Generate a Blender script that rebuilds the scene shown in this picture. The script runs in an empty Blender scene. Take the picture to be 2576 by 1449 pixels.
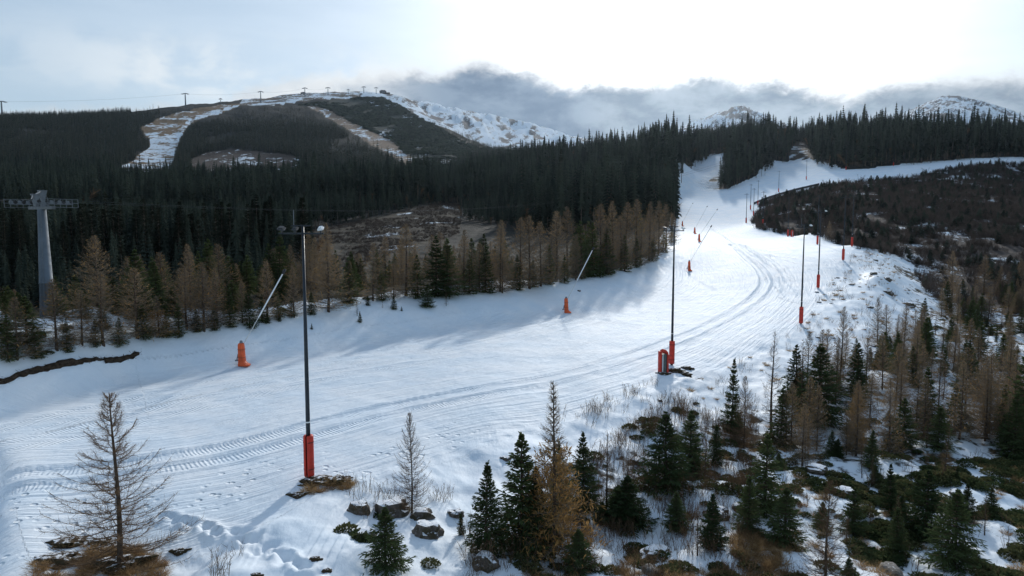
import bpy, math, random
import numpy as np
from mathutils import Vector, Matrix

random.seed(7)
rng = np.random.default_rng(11)
scene = bpy.context.scene
COL = scene.collection

# ------------------------------------------------------------------ camera model (survey of the photograph)
PITCH = math.radians(5.0)
F, CX, CY = 1739.0, 1287.5, 724.5
CP, SP = math.cos(PITCH), math.sin(PITCH)

def ray(X, Y):
    a, b = (X - CX) / F, (CY - Y) / F
    return (a, CP + b * SP, -SP + b * CP)

def at_depth(X, Y, D):
    d = ray(X, Y); k = D / d[1]
    return (d[0] * k, D, d[2] * k)

def at_level(X, Y, z):
    d = ray(X, Y); k = z / d[2]
    return (d[0] * k, d[1] * k, z)

def project(x, y, z):
    fw = y * CP - z * SP
    return CX + F * x / fw, CY - F * (y * SP + z * CP) / fw

# ------------------------------------------------------------------ noise
def _h(ix, iy, seed):
    n = (ix * 374761393 + iy * 668265263 + seed * 974634541) & 0xFFFFFFFF
    n = ((n ^ (n >> 13)) * 1274126177) & 0xFFFFFFFF
    return ((n ^ (n >> 16)) & 0xFFFF) / 65535.0

def vnoise(x, y, seed=0):
    x = np.asarray(x, float); y = np.asarray(y, float)
    ix = np.floor(x).astype(np.int64); iy = np.floor(y).astype(np.int64)
    fx, fy = x - ix, y - iy
    fx = fx * fx * fx * (fx * (fx * 6 - 15) + 10); fy = fy * fy * fy * (fy * (fy * 6 - 15) + 10)
    a, b = _h(ix, iy, seed), _h(ix + 1, iy, seed)
    c, d = _h(ix, iy + 1, seed), _h(ix + 1, iy + 1, seed)
    return (a + (b - a) * fx) * (1 - fy) + (c + (d - c) * fx) * fy

def fbm(x, y, octv=4, seed=0, gain=0.5):
    s = 0.0; a = 1.0; t = 0.0
    for o in range(octv):
        s = s + a * (vnoise(x, y, seed + o * 17) - 0.5); t += a
        a *= gain; x = x * 2.03 + 11.7; y = y * 2.03 + 5.3
    return s / t * 2.0

def sstep(a, b, x):
    t = np.clip((x - a) / (b - a), 0, 1)
    return t * t * (3 - 2 * t)

# ------------------------------------------------------------------ terrain control points
PTS = []
def L(X, Y, z): PTS.append(at_level(X, Y, z))
def Dp(X, Y, D): PTS.append(at_depth(X, Y, D))
def W(X, D, z): PTS.append(((X - CX) / F * D, D, z))     # column X at depth D, height z

for X, D, z in ((-700, 9, -13.2), (200, 9, -13.4), (1287, 9, -13.8), (2300, 9, -14.2), (3300, 9, -14.6),
                (-700, 15, -12.8), (200, 15, -13), (1287, 15, -13.6), (2300, 15, -14), (3300, 15, -14.5)):
    W(X, D, z)
# foreground
for a in ((-300, 1449, 24), (0, 1449, 24), (300, 1449, 24.5), (600, 1449, 24), (900, 1449, 24.5), (1287, 1449, 25.5),
          (1700, 1449, 25.5), (2100, 1449, 26), (2575, 1449, 27), (2900, 1449, 28), (150, 1400, 26), (400, 1400, 25.8),
          (600, 1350, 27.2), (1000, 1330, 28.5), (1150, 1240, 33), (1300, 1300, 31.3), (1450, 1210, 36.5)):
    Dp(*a)
# piste
for a in ((-500, 1250, -12.2), (0, 1150, -12.15), (0, 1300, -12.4), (300, 1100, -12.1), (430, 1260, -12.3), 
          (700, 1050, -12.1), (775, 1205, -12.2), (1000, 1000, -12.1), (1050, 1130, -12.25),
          (1250, 1070, -12.15), (1400, 900, -12), (1500, 990, -12.2),
          (1690, 930, -12.2), (1600, 747, -11), (1700, 830, -11.8), (1733, 682, -8.8), (1880, 740, -10.5),
          (1900, 850, -12), (2013, 815, -11.9), (2057, 725, -9.6), (1900, 660, -7), (2120, 655, -6.2), (2150, 618, -4.3),
          (2000, 592, -2.6), (1850, 602, -3.4), (1790, 627, -5.2)):
    L(*a)
for a in ((1900, 573.5, 240), (1758, 605, 193), (1747, 586, 240), (1715, 567, 290), (1870, 561, 290), (1715, 520, 350),
          (1860, 520, 350), (1715, 480, 430), (1800, 490, 420), (1900, 450, 470), (2000, 455, 450), (1980, 412, 540),
          (2100, 440, 430), (2200, 432, 430), (2350, 415, 440), (2480, 402, 450), (2575, 399, 452), (2900, 395, 460),
          (1730, 425, 530), (1820, 386, 650)):
    Dp(*a)
# right: scarp below the piste edge, heath flat, gully, brush slope
for a in ((2143, 625, 170), (2210, 690, 116), (2160, 700, 118), (2200, 760, 100), (2250, 740, 112), (2300, 800, 98),
          (2120, 850, 80), (2070, 890, 72), (1900, 965, 60), (1800, 1015, 53), (1720, 1010, 51.5), (1560, 1060, 45.5),
          (1600, 1150, 41), (1600, 1300, 32.5), (1900, 1150, 42), (1900, 1300, 33), (2200, 1150, 42.5),
          (2200, 1300, 33.5), (2575, 1150, 44), (2575, 1300, 34.2), (2200, 1000, 57), (2575, 1000, 59),
          (2400, 900, 78), (2575, 880, 84), (2400, 800, 108), (2575, 780, 120), (2450, 700, 150), (2575, 680, 165),
          (2300, 690, 145), (2300, 620, 190), (2575, 600, 215), (2450, 600, 212), (2300, 550, 250), (2575, 500, 320),
          (2300, 500, 310), (2100, 532, 270), (1985, 545, 262), (2100, 485, 345), (2300, 455, 390), (2575, 430, 420),
          (2050, 588, 205), (1960, 515, 320), (2900, 1300, 35), (2900, 1000, 60), (2900, 780, 120), (2900, 600, 215), (2900, 450, 400)):
    Dp(*a)
# left bank: foot and crest, surveyed closely so that the bank runs smoothly
FOOTL = [(-400, 1150, -12), (-200, 1100, -12), (150, 1010, -12), (300, 968, -12), (450, 943, -12), (609, 918, -12), (750, 890, -11.95), (1050, 840, -11.85), (1200, 816, -11.8), (1424, 787, -11.7)]
CREST = [(-400, 1010, -9.0), (-200, 962, -9.0), (0, 912, -9.05), (150, 888, -9.1), (300, 862, -9.2), (450, 832, -9.1), (560, 814, -8.95), (700, 790, -8.75), (850, 765, -8.6), (1000, 748, -8.6), (1270, 726, -8.6), (1450, 705, -8.5)]
def lerp_line(line, X):
    return [float(np.interp(X, [p[0] for p in line], [p[k] for p in line])) for k in (1, 2)]
for X in [*range(-400, 460, 19), *range(460, 1440, 40)]:
    (fy, fz), (ty, tz) = lerp_line(FOOTL, X), lerp_line(CREST, X)
    a, b = np.array(at_level(X, fy, fz)), np.array(at_level(X, ty, tz))
    PTS.append(tuple(a)); PTS.append(tuple(b)); m_ = a + (b - a) * 0.5; m_[2] += 0.15; PTS.append(tuple(m_))
    o_ = a + (a - b) * 0.45; PTS.append((o_[0], o_[1], a[2] - 0.06))
# left plateau, valley
for a in ((1560, 690, -8.2), (1660, 645, -6), (1690, 600, -3)):
    L(*a)
for a in ((-500, 60, -9.8), (0, 62, -10), (300, 75, -10.4), (600, 90, -10.8), (900, 102, -10.3), (1270, 128, -9.8), (1480, 150, -7.5), (1600, 185, -4), (1680, 235, -0.5),
          (-500, 95, -13), (0, 95, -13), (300, 112, -13.5), (600, 132, -13.5), (900, 150, -12), (1200, 178, -9),
          (1450, 210, -4), (1600, 250, 0),
          (-500, 180, -14), (0, 170, -14), (300, 175, -14), (550, 180, -13)):
    W(*a)
for a in ((750, 660, 195), (900, 602, 250), (1000, 560, 310), (1110, 520, 385), (640, 640, 210),
          (1250, 540, 400), (1450, 520, 400), (1650, 540, 330), (1250, 480, 560), (1450, 450, 560), (1600, 450, 460), (1690, 430, 440)):
    Dp(*a)
# forest slope and mountain, left
for X, dd in ((-500, ((250, 640), (350, 590), (600, 520), (900, 460), (1200, 400), (1500, 350), (2200, 360))),
              (0, ((250, 640), (350, 590), (600, 510), (900, 440), (1200, 370), (1500, 310), (1900, 302), (2600, 330))),
              (200, ((250, 635), (350, 585), (600, 508), (900, 445), (1200, 385), (1500, 335), (1700, 303), (2100, 296), (2800, 315))),
              (400, ((260, 630), (360, 575), (600, 505), (900, 448), (1100, 420), (1400, 360), (1700, 310), (2000, 278), (2800, 290))),
              (600, ((300, 590), (400, 560), (600, 505), (900, 458), (1200, 400), (1500, 345), (1800, 300), (2200, 255), (3000, 270))),
              (780, ((430, 540), (600, 500), (900, 455), (1200, 395), (1500, 342), (1900, 290), (2400, 237), (3000, 250))),
              (960, ((450, 520), (650, 490), (950, 450), (1300, 385), (1600, 335), (2000, 285), (2500, 234), (3000, 250))),
              (1040, ((700, 480), (1000, 440), (1400, 370), (1700, 325), (2050, 285), (2350, 258), (2800, 290), (3400, 258), (3900, 270), (5000, 300))),
              (1130, ((700, 470), (1000, 430), (1300, 390), (1600, 358), (1950, 318), (2300, 340), (2700, 328), (3200, 292), (3600, 274), (4100, 295), (5000, 330))),
              (1230, ((750, 440), (1000, 418), (1400, 392), (1900, 373), (2300, 376), (2700, 362), (3200, 315), (3600, 294), (4100, 315), (5000, 345))),
              (1350, ((650, 425), (750, 412), (900, 410), (1200, 405), (1800, 395), (2600, 367), (3100, 348), (3500, 320), (3900, 334), (5000, 360))),
              (1470, ((640, 412), (740, 396), (850, 400), (1200, 400), (1800, 395), (2700, 368), (3500, 356), (4300, 360))),
              (1600, ((560, 410), (620, 392), (720, 392), (1200, 390), (2000, 385), (3500, 375), (4500, 370))),
              (1700, ((500, 395), (540, 382), (620, 380), (900, 385), (2000, 385), (3600, 340), (4500, 330))),
              (1800, ((720, 362), (820, 362), (1200, 375), (2000, 360), (3500, 310), (4000, 290), (5000, 310))),
              (1870, ((500, 425), (560, 385), (620, 362), (740, 352), (900, 352), (1500, 365), (2500, 335), (3500, 295), (4000, 272), (5000, 300))),
              (1980, ((560, 398), (620, 372), (700, 362), (900, 360), (1500, 370), (2500, 345), (4000, 325), (5000, 330))),
              (2100, ((460, 415), (520, 385), (600, 362), (720, 358), (1000, 365), (2500, 355), (4000, 330), (5000, 335))),
              (2280, ((470, 400), (530, 375), (600, 360), (700, 355), (1000, 362), (2500, 340), (3600, 300), (4300, 287), (5200, 310))),
              (2370, ((470, 398), (530, 375), (600, 362), (700, 358), (1000, 362), (2500, 335), (3600, 285), (4300, 250), (5200, 280))),
              (2480, ((475, 392), (530, 378), (600, 366), (700, 362), (1000, 365), (2500, 340), (3600, 290), (4300, 262), (5200, 290))),
              (2575, ((475, 392), (530, 380), (600, 370), (700, 366), (1000, 368), (2500, 345), (3600, 310), (4300, 296), (5200, 310))),
              (2950, ((475, 392), (530, 385), (700, 378), (1000, 375), (2500, 360), (4300, 340), (5200, 345)))):
    for D, Y in dd: Dp(X, Y, D)
PTS = np.array(PTS)

US, LS = 2.6, 1.0
def _warp(x, y):
    return np.stack([x / y * US, np.log(y) * LS], -1)

_CT = _warp(PTS[:, 0], PTS[:, 1])
_VT = (PTS[:, 2] + 12.0) / PTS[:, 1]
def _phi(r): return r ** 1.6
_n = len(PTS)
_A = np.zeros((_n + 3, _n + 3))
_A[:_n, :_n] = _phi(np.linalg.norm(_CT[:, None] - _CT[None], axis=-1)) + np.eye(_n) * -1e-4
_A[:_n, _n] = 1; _A[:_n, _n + 1:] = _CT; _A[_n, :_n] = 1; _A[_n + 1:, :_n] = _CT.T
_SOL = np.linalg.solve(_A, np.concatenate([_VT, np.zeros(3)]))

def base_z(x, y):
    x = np.atleast_1d(np.asarray(x, float)); y = np.atleast_1d(np.asarray(y, float))
    out = np.empty(len(x))
    for i in range(0, len(x), 20000):
        q = _warp(x[i:i + 20000], y[i:i + 20000])
        d = np.sqrt((q[:, :1] - _CT[None, :, 0]) ** 2 + (q[:, 1:] - _CT[None, :, 1]) ** 2)
        t = _phi(d) @ _SOL[:_n] + _SOL[_n] + q @ _SOL[_n + 1:]
        out[i:i + 20000] = t * y[i:i + 20000] - 12.0
    return out

# ------------------------------------------------------------------ plan of the place: world outlines surveyed on the base surface
def ground_hit(X, Y, zfun=None):
    """where the sight line through a surveyed direction first meets the ground"""
    zfun = zfun or base_z
    D = np.exp(np.linspace(math.log(12), math.log(5200), 1500))
    d = ray(X, Y); k = D / d[1]
    hit = np.nonzero(zfun(d[0] * k, D) >= d[2] * k)[0]
    if not len(hit): return (d[0] * k[-1], D[-1], d[2] * k[-1])
    i = hit[0]; lo, hi = D[max(i - 1, 0)], D[i]
    for _ in range(25):
        m = 0.5 * (lo + hi); km = m / d[1]
        if zfun(np.array([d[0] * km]), np.array([m]))[0] >= d[2] * km: hi = m
        else: lo = m
    k = hi / d[1]
    return (d[0] * k, hi, float(zfun(np.array([d[0] * k]), np.array([hi]))[0]))

def plan(px):
    return np.array([ground_hit(*p)[:2] for p in px])

def inside(poly, x, y):
    r = np.zeros(np.shape(x), bool); n = len(poly)
    for i in range(n):
        x0, y0 = poly[i]; x1, y1 = poly[(i + 1) % n]
        c = (y0 > y) != (y1 > y)
        with np.errstate(divide='ignore', invalid='ignore'):
            r ^= c & (x < (x1 - x0) * (y - y0) / (y1 - y0) + x0)
    return r

_RING = [(0.0, 0.0)] + [(math.cos(k * 2 * math.pi / 6), math.sin(k * 2 * math.pi / 6)) for k in range(6)]
def inside_soft(poly, x, y):
    """inside test with a soft border about a metre wide near by, wider far off"""
    r = np.zeros(np.shape(x)); m = np.nonzero((x > poly[:, 0].min() - 9) & (x < poly[:, 0].max() + 9) & (y > poly[:, 1].min() - 9) & (y < poly[:, 1].max() + 9))[0]
    w = 0.5 + 0.012 * y[m]
    for cx_, cy_ in _RING: r[m] += inside(poly, x[m] + cx_ * w, y[m] + cy_ * w) / 7.0
    return r

def along(poly, x, y):
    """signed side distance and run length along a polyline"""
    best = np.full(np.shape(x), 1e18); dd = np.zeros(np.shape(x)); ss = np.zeros(np.shape(x)); s0 = 0.0
    for (x0, y0), (x1, y1) in zip(poly[:-1], poly[1:]):
        ex, ey = x1 - x0, y1 - y0; l = math.hypot(ex, ey)
        t = np.clip(((x - x0) * ex + (y - y0) * ey) / (l * l), 0, 1)
        qx, qy = x - (x0 + t * ex), y - (y0 + t * ey)
        q = qx * qx + qy * qy; m = q < best
        best = np.where(m, q, best)
        dd = np.where(m, np.sqrt(q) * np.sign(ex * qy - ey * qx), dd); ss = np.where(m, s0 + t * l, ss)
        s0 += l
    return dd, ss

def smooth_line(px, n=8):
    p = plan(px); out = []
    for i in range(len(p) - 1):
        a, b, c, d = p[max(i - 1, 0)], p[i], p[i + 1], p[min(i + 2, len(p) - 1)]
        for k in range(n):
            t = k / n
            out.append(0.5 * ((2 * b) + (c - a) * t + (2 * a - 5 * b + 4 * c - d) * t * t + (3 * b - a - 3 * c + d) * t ** 3))
    out.append(p[-1]); return np.array(out)

# the groomed piste (closed outline)
PISTE = plan([(-500, 1060), (0, 1010), (300, 940), (620, 890), (900, 838), (1200, 795), (1424, 765), (1600, 728), (1680, 690), (1715, 640),
              (1690, 590), (1706, 560), (1714, 520), (1714, 470), (1720, 415), (1815, 386), (1800, 420), (1755, 455), (1765, 480), (1850, 475), (1920, 445), (1955, 408),
              (2010, 405), (2100, 432), (2200, 427), (2350, 409), (2480, 398), (2575, 395), (2575, 402), (2480, 408), (2350, 426), (2200, 450), (2060, 466), (1980, 485),
              (1915, 505), (1898, 540), (1890, 560), (1905, 572), (1990, 590), (2080, 603), (2150, 620), (2135, 650), (2062, 735), (2025, 822),
              (1900, 880), (1690, 945), (1560, 1000), (1300, 1075), (1080, 1150), (780, 1225), (600, 1330), (350, 1420), (250, 1470), (-500, 1600)])
SOFT = plan([(560, 1480), (640, 1290), (800, 1230), (1080, 1150), (1300, 1070), (1560, 1000), (1690, 955), (1790, 985), (1740, 1040), (1560, 1110), (1420, 1160), (1260, 1180), (1150, 1330), (1080, 1250),
             (900, 1240), (860, 1290), (780, 1449), (700, 1500)])
BANK = plan([(-500, 1060), (0, 1010), (300, 940), (620, 890), (900, 838), (1200, 795), (1424, 765), (1600, 728), (1690, 690), (1720, 640), (1690, 590),
             (1660, 640), (1560, 684), (1450, 700), (1270, 722), (1000, 742), (850, 758), (700, 782), (560, 806), (360, 842), (200, 870), (0, 900), (-400, 925)])
SLOPE = plan([(2062, 735), (2135, 650), (2155, 620), (2230, 640), (2290, 760), (2380, 830), (2330, 880), (2150, 880), (2060, 930), (1900, 1010), (1800, 1060), (1700, 980), (1900, 880), (2025, 822)])
RUN = plan([(275, 432), (395, 448), (432, 418), (445, 375), (455, 345), (478, 310), (600, 270), (604, 262), (560, 264), (490, 276), (400, 298), (350, 322), (375, 350), (378, 370), (350, 390)])
RUNTOP = plan([(604, 262), (470, 305), (440, 335), (370, 345), (350, 322), (400, 298), (490, 276), (560, 264)])
CUT = plan([(470, 425), (480, 400), (520, 382), (580, 375), (660, 380), (740, 392), (765, 415), (740, 436), (640, 437), (540, 437)])
SCAR = plan([(770, 268), (800, 268), (850, 288), (920, 325), (985, 352), (1030, 385), (1040, 402), (1062, 440), (1042, 462), (1032, 440), (1022, 420), (985, 392), (930, 362), (870, 325), (830, 298)])
CLEAR = plan([(560, 660), (590, 632), (760, 585), (900, 555), (1050, 525), (1155, 507), (1160, 540), (1155, 590), (1000, 640), (850, 690), (650, 690)])
PINES = plan([(745, 262), (960, 245), (1000, 262), (1080, 310), (1200, 371), (1260, 385), (1150, 415), (1062, 440), (1040, 402), (985, 352), (920, 325), (850, 288), (800, 268)])
SNOWTOP = plan([(600, 268), (640, 243), (770, 232), (990, 230), (990, 246), (860, 250), (760, 256), (680, 264)])
LIFTCUT = plan([(1985, 410), (1985, 385), (2000, 365), (2015, 360), (2040, 395), (2050, 420)])
BRUSH = plan([(1890, 560), (1900, 538), (1920, 508), (1985, 490), (2065, 470), (2200, 455), (2350, 432), (2480, 412), (3000, 402), (3060, 560), (3060, 790), (2575, 800), (2420, 790), (2330, 740), (2290, 660), (2160, 625), (2080, 607), (1990, 594), (1905, 578)])
TRACKS = [smooth_line(t) for t in (
    [(-300, 1155), (0, 1090), (200, 1045), (400, 1000), (620, 950), (850, 905), (1100, 866), (1300, 826), (1480, 785)],
    [(-300, 1200), (0, 1133), (200, 1086), (400, 1038), (620, 988), (850, 940), (1100, 897), (1300, 855), (1500, 806)],
    [(-300, 1270), (0, 1237), (200, 1200), (440, 1160), (730, 1097), (1000, 1030), (1225, 985), (1500, 930), (1700, 862), (1850, 790), (1930, 725), (1925, 680), (1880, 640), (1850, 615)],
    [(2000, 745), (1965, 705), (1935, 665), (1905, 640)],
    [(2120, 668), (2000, 648), (1900, 630), (1800, 606)])]
FOOT = plan([(-100, 1290), (300, 1240), (760, 1150), (1050, 1110), (1280, 1028), (1180, 1075), (1080, 1150), (860, 1225), (600, 1240), (430, 1310), (0, 1420), (-100, 1430)])
TREAD = smooth_line([(420, 1300), (520, 1330), (600, 1345), (660, 1372), (720, 1405), (770, 1449), (800, 1490)])
PATH2 = smooth_line([(775, 1230), (690, 1290), (600, 1330), (520, 1395), (440, 1449)])

def detail(x, y, z0):
    """height added to the base surface, and the surface character"""
    x = np.asarray(x, float); y = np.asarray(y, float)
    near = 1 - sstep(180, 420, y)
    pist = inside_soft(PISTE, x, y)
    bank = inside_soft(BANK, x, y)
    soft = np.maximum(inside_soft(SOFT, x, y), inside_soft(SLOPE, x, y))
    calm = np.clip(pist + bank * 0.88 + soft * 0.75, 0, 1)
    dz = near * (1 - calm) * (0.55 * fbm(x / 3.2, y / 3.2, 4, 3) + 0.5 * fbm(x / 9.0, y / 9.0, 2, 9))
    dz = dz + near * calm * (0.10 * fbm(x / 6.0, y / 6.0, 3, 21) + 0.03 * fbm(x / 1.3, y / 1.3, 2, 5))
    dz = dz + near * soft * (0.30 * fbm(x / 2.6, y / 2.6, 3, 33))
    dz = dz + near * bank * (0.16 * fbm(x / 4.5, y / 5.0, 3, 41))
    mid = sstep(180, 420, y) * (1 - pist)
    dz = dz + mid * (2.2 * fbm(x / 40, y / 40, 4, 51)) * np.clip(y / 900, 0.3, 2.2)
    high = sstep(1300, 2600, y)
    dz = dz + high * (9 * fbm(x / 130, y / 130, 5, 61))
    cirq = sstep(2650, 3300, y)
    rid = 1 - np.abs(fbm(x / 170 + 0.6 * fbm(x / 300, y / 300, 2, 77), y / 420, 5, 71, 0.55)) * 2.2
    dz = dz + cirq * 34 * (rid - 0.5)
    return dz

def ground_z(x, y, z=None):
    x = np.atleast_1d(np.asarray(x, float)); y = np.atleast_1d(np.asarray(y, float))
    if z is None: z = base_z(x, y)
    z = z + detail(x, y, z)
    # groomer tracks pressed into the piste
    m = (y < 330) & (y > 20)
    if m.any():
        for i, t in enumerate(TRACKS):
            d, s = along(t, x[m], y[m]); a = np.abs(d)
            prof = -0.09 * (sstep(0.35, 0.55, a) - sstep(1.55, 1.8, a)) + 0.06 * (sstep(1.5, 1.75, a) - sstep(1.8, 2.5, a)) + 0.05 * (1 - sstep(0.2, 0.5, a))
            if i == 2: prof = prof * 1.5
            if i in (2, 3): prof = prof * (1 + 1.6 * sstep(95, 125, y[m]))
            z[m] += prof * (0.6 if i < 2 else 0.8)
        n = m & (y < 60)
        if n.any():
            d, s = along(PATH2, x[n], y[n]); z[n] -= 0.12 * np.exp(-(d / 0.7) ** 2)
            for (fx, fy, fr) in FOOTS:
                q = (x[n] - fx) ** 2 + (y[n] - fy) ** 2
                z[n] -= 0.16 * np.exp(-q / (fr * fr)) - 0.05 * np.exp(-((np.sqrt(q) - 1.7 * fr) / (0.6 * fr)) ** 2)
    return z

_r = random.Random(3)
FOOTS = []
_seg = np.cumsum(np.r_[0, np.hypot(*np.diff(TREAD, axis=0).T)])
_s = 0.0
while _s < _seg[-1]:
    x_ = np.interp(_s, _seg, TREAD[:, 0]); y_ = np.interp(_s, _seg, TREAD[:, 1])
    for k in range(2):
        FOOTS.append((x_ + _r.uniform(-0.45, 0.45), y_ + _r.uniform(-0.3, 0.3), _r.uniform(0.17, 0.27)))
    _s += 0.42

# ------------------------------------------------------------------ material helpers
def mat(name):
    m = bpy.data.materials.new(name); m.use_nodes = True
    nt = m.node_tree; nt.nodes.clear()
    return m, nt

class NT:
    """tiny shader-graph writer"""
    def __init__(s, nt): s.nt = nt
    def n(s, kind, **kw):
        nd = s.nt.nodes.new(kind)
        for k, v in kw.items():
            if k.startswith('i_'): nd.inputs[int(k[2:])].default_value = v
            else: setattr(nd, k, v)
        return nd
    def put(s, sock, v):
        if hasattr(v, 'is_output') or isinstance(v, bpy.types.NodeSocket): s.nt.links.new(v, sock)
        else: sock.default_value = v
    def math(s, op, a, b=0.0, c=None, clamp=False):
        nd = s.n('ShaderNodeMath', operation=op, use_clamp=clamp)
        s.put(nd.inputs[0], a); s.put(nd.inputs[1], b)
        if c is not None: s.put(nd.inputs[2], c)
        return nd.outputs[0]
    def add(s, a, b): return s.math('ADD', a, b)
    def sub(s, a, b): return s.math('SUBTRACT', a, b)
    def mul(s, a, b): return s.math('MULTIPLY', a, b)
    def step(s, a, b, x):
        nd = s.n('ShaderNodeMapRange', interpolation_type='SMOOTHSTEP')
        s.put(nd.inputs[0], x); s.put(nd.inputs[1], a); s.put(nd.inputs[2], b); return nd.outputs[0]
    def lin(s, a, b, c, d, x):
        nd = s.n('ShaderNodeMapRange'); s.put(nd.inputs[0], x)
        for i, v in enumerate((a, b, c, d)): s.put(nd.inputs[i + 1], v)
        return nd.outputs[0]
    def noise(s, vec, scale, detail=4.0, rough=0.5, dist=0.0):
        nd = s.n('ShaderNodeTexNoise'); s.put(nd.inputs['Vector'], vec)
        nd.inputs['Scale'].default_value = scale; nd.inputs['Detail'].default_value = detail
        nd.inputs['Roughness'].default_value = rough; nd.inputs['Distortion'].default_value = dist
        return nd.outputs[0]
    def mix(s, f, a, b):
        nd = s.n('ShaderNodeMix', data_type='RGBA'); s.put(nd.inputs[0], f)
        s.put(nd.inputs[6], a if not isinstance(a, tuple) else (*a, 1)); s.put(nd.inputs[7], b if not isinstance(b, tuple) else (*b, 1))
        return nd.outputs[2]
    def fmix(s, f, a, b):
        nd = s.n('ShaderNodeMix', data_type='FLOAT'); s.put(nd.inputs[0], f); s.put(nd.inputs[2], a); s.put(nd.inputs[3], b)
        return nd.outputs[0]
    def attr(s, name):
        return s.n('ShaderNodeAttribute', attribute_name=name)
    def vmul(s, v, k):
        nd = s.n('ShaderNodeVectorMath', operation='MULTIPLY'); s.put(nd.inputs[0], v); nd.inputs[1].default_value = k
        return nd.outputs[0]
    def comb(s, x, y, z):
        nd = s.n('ShaderNodeCombineXYZ'); s.put(nd.inputs[0], x); s.put(nd.inputs[1], y); s.put(nd.inputs[2], z); return nd.outputs[0]
    def bump(s, h, strength, dist, normal=None):
        nd = s.n('ShaderNodeBump'); s.put(nd.inputs['Height'], h); s.put(nd.inputs['Strength'], strength); nd.inputs['Distance'].default_value = dist
        if normal is not None: s.put(nd.inputs['Normal'], normal)
        return nd.outputs[0]
    def out(s, surf):
        o = s.n('ShaderNodeOutputMaterial'); s.nt.links.new(surf, o.inputs[0])

def principled(t, col, rough=0.7, spec=0.3, normal=None, metal=0.0):
    p = t.n('ShaderNodeBsdfPrincipled')
    t.put(p.inputs['Base Color'], col if not isinstance(col, tuple) else (*col, 1))
    t.put(p.inputs['Roughness'], rough); t.put(p.inputs['Specular IOR Level'], spec); t.put(p.inputs['Metallic'], metal)
    if normal is not None: t.put(p.inputs['Normal'], normal)
    return p

def simple_mat(name, col, rough=0.6, spec=0.4, metal=0.0, var=0.25, scale=6.0):
    m, nt = mat(name); t = NT(nt)
    pos = t.n('ShaderNodeTexCoord').outputs['Object']
    k = t.lin(0.3, 0.7, 1 - var, 1 + var, t.noise(pos, scale, 5))
    nd = t.n('ShaderNodeVectorMath', operation='SCALE'); nd.inputs[0].default_value = col; t.put(nd.inputs['Scale'], k)
    r = t.lin(0.3, 0.7, max(rough - 0.12, 0.05), min(rough + 0.12, 1), t.noise(pos, scale * 2.3, 3))
    t.out(principled(t, nd.outputs[0], r, spec, None, metal).outputs[0])
    return m

# ------------------------------------------------------------------ terrain sheet
GRID = []
def gz(x, y):
    """height of the finished sheet (bilinear)"""
    us, ys, Z = GRID
    x = np.atleast_1d(np.asarray(x, float)); y = np.atleast_1d(np.asarray(y, float))
    fu = np.clip((x / y - us[0]) / (us[1] - us[0]), 0, len(us) - 1.001); iu = fu.astype(int); fu = fu - iu
    iy = np.clip(np.searchsorted(ys, y) - 1, 0, len(ys) - 2); fy = np.clip((y - ys[iy]) / (ys[iy + 1] - ys[iy]), 0, 1)
    return (Z[iy, iu] * (1 - fu) + Z[iy, iu + 1] * fu) * (1 - fy) + (Z[iy + 1, iu] * (1 - fu) + Z[iy + 1, iu + 1] * fu) * fy

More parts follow.
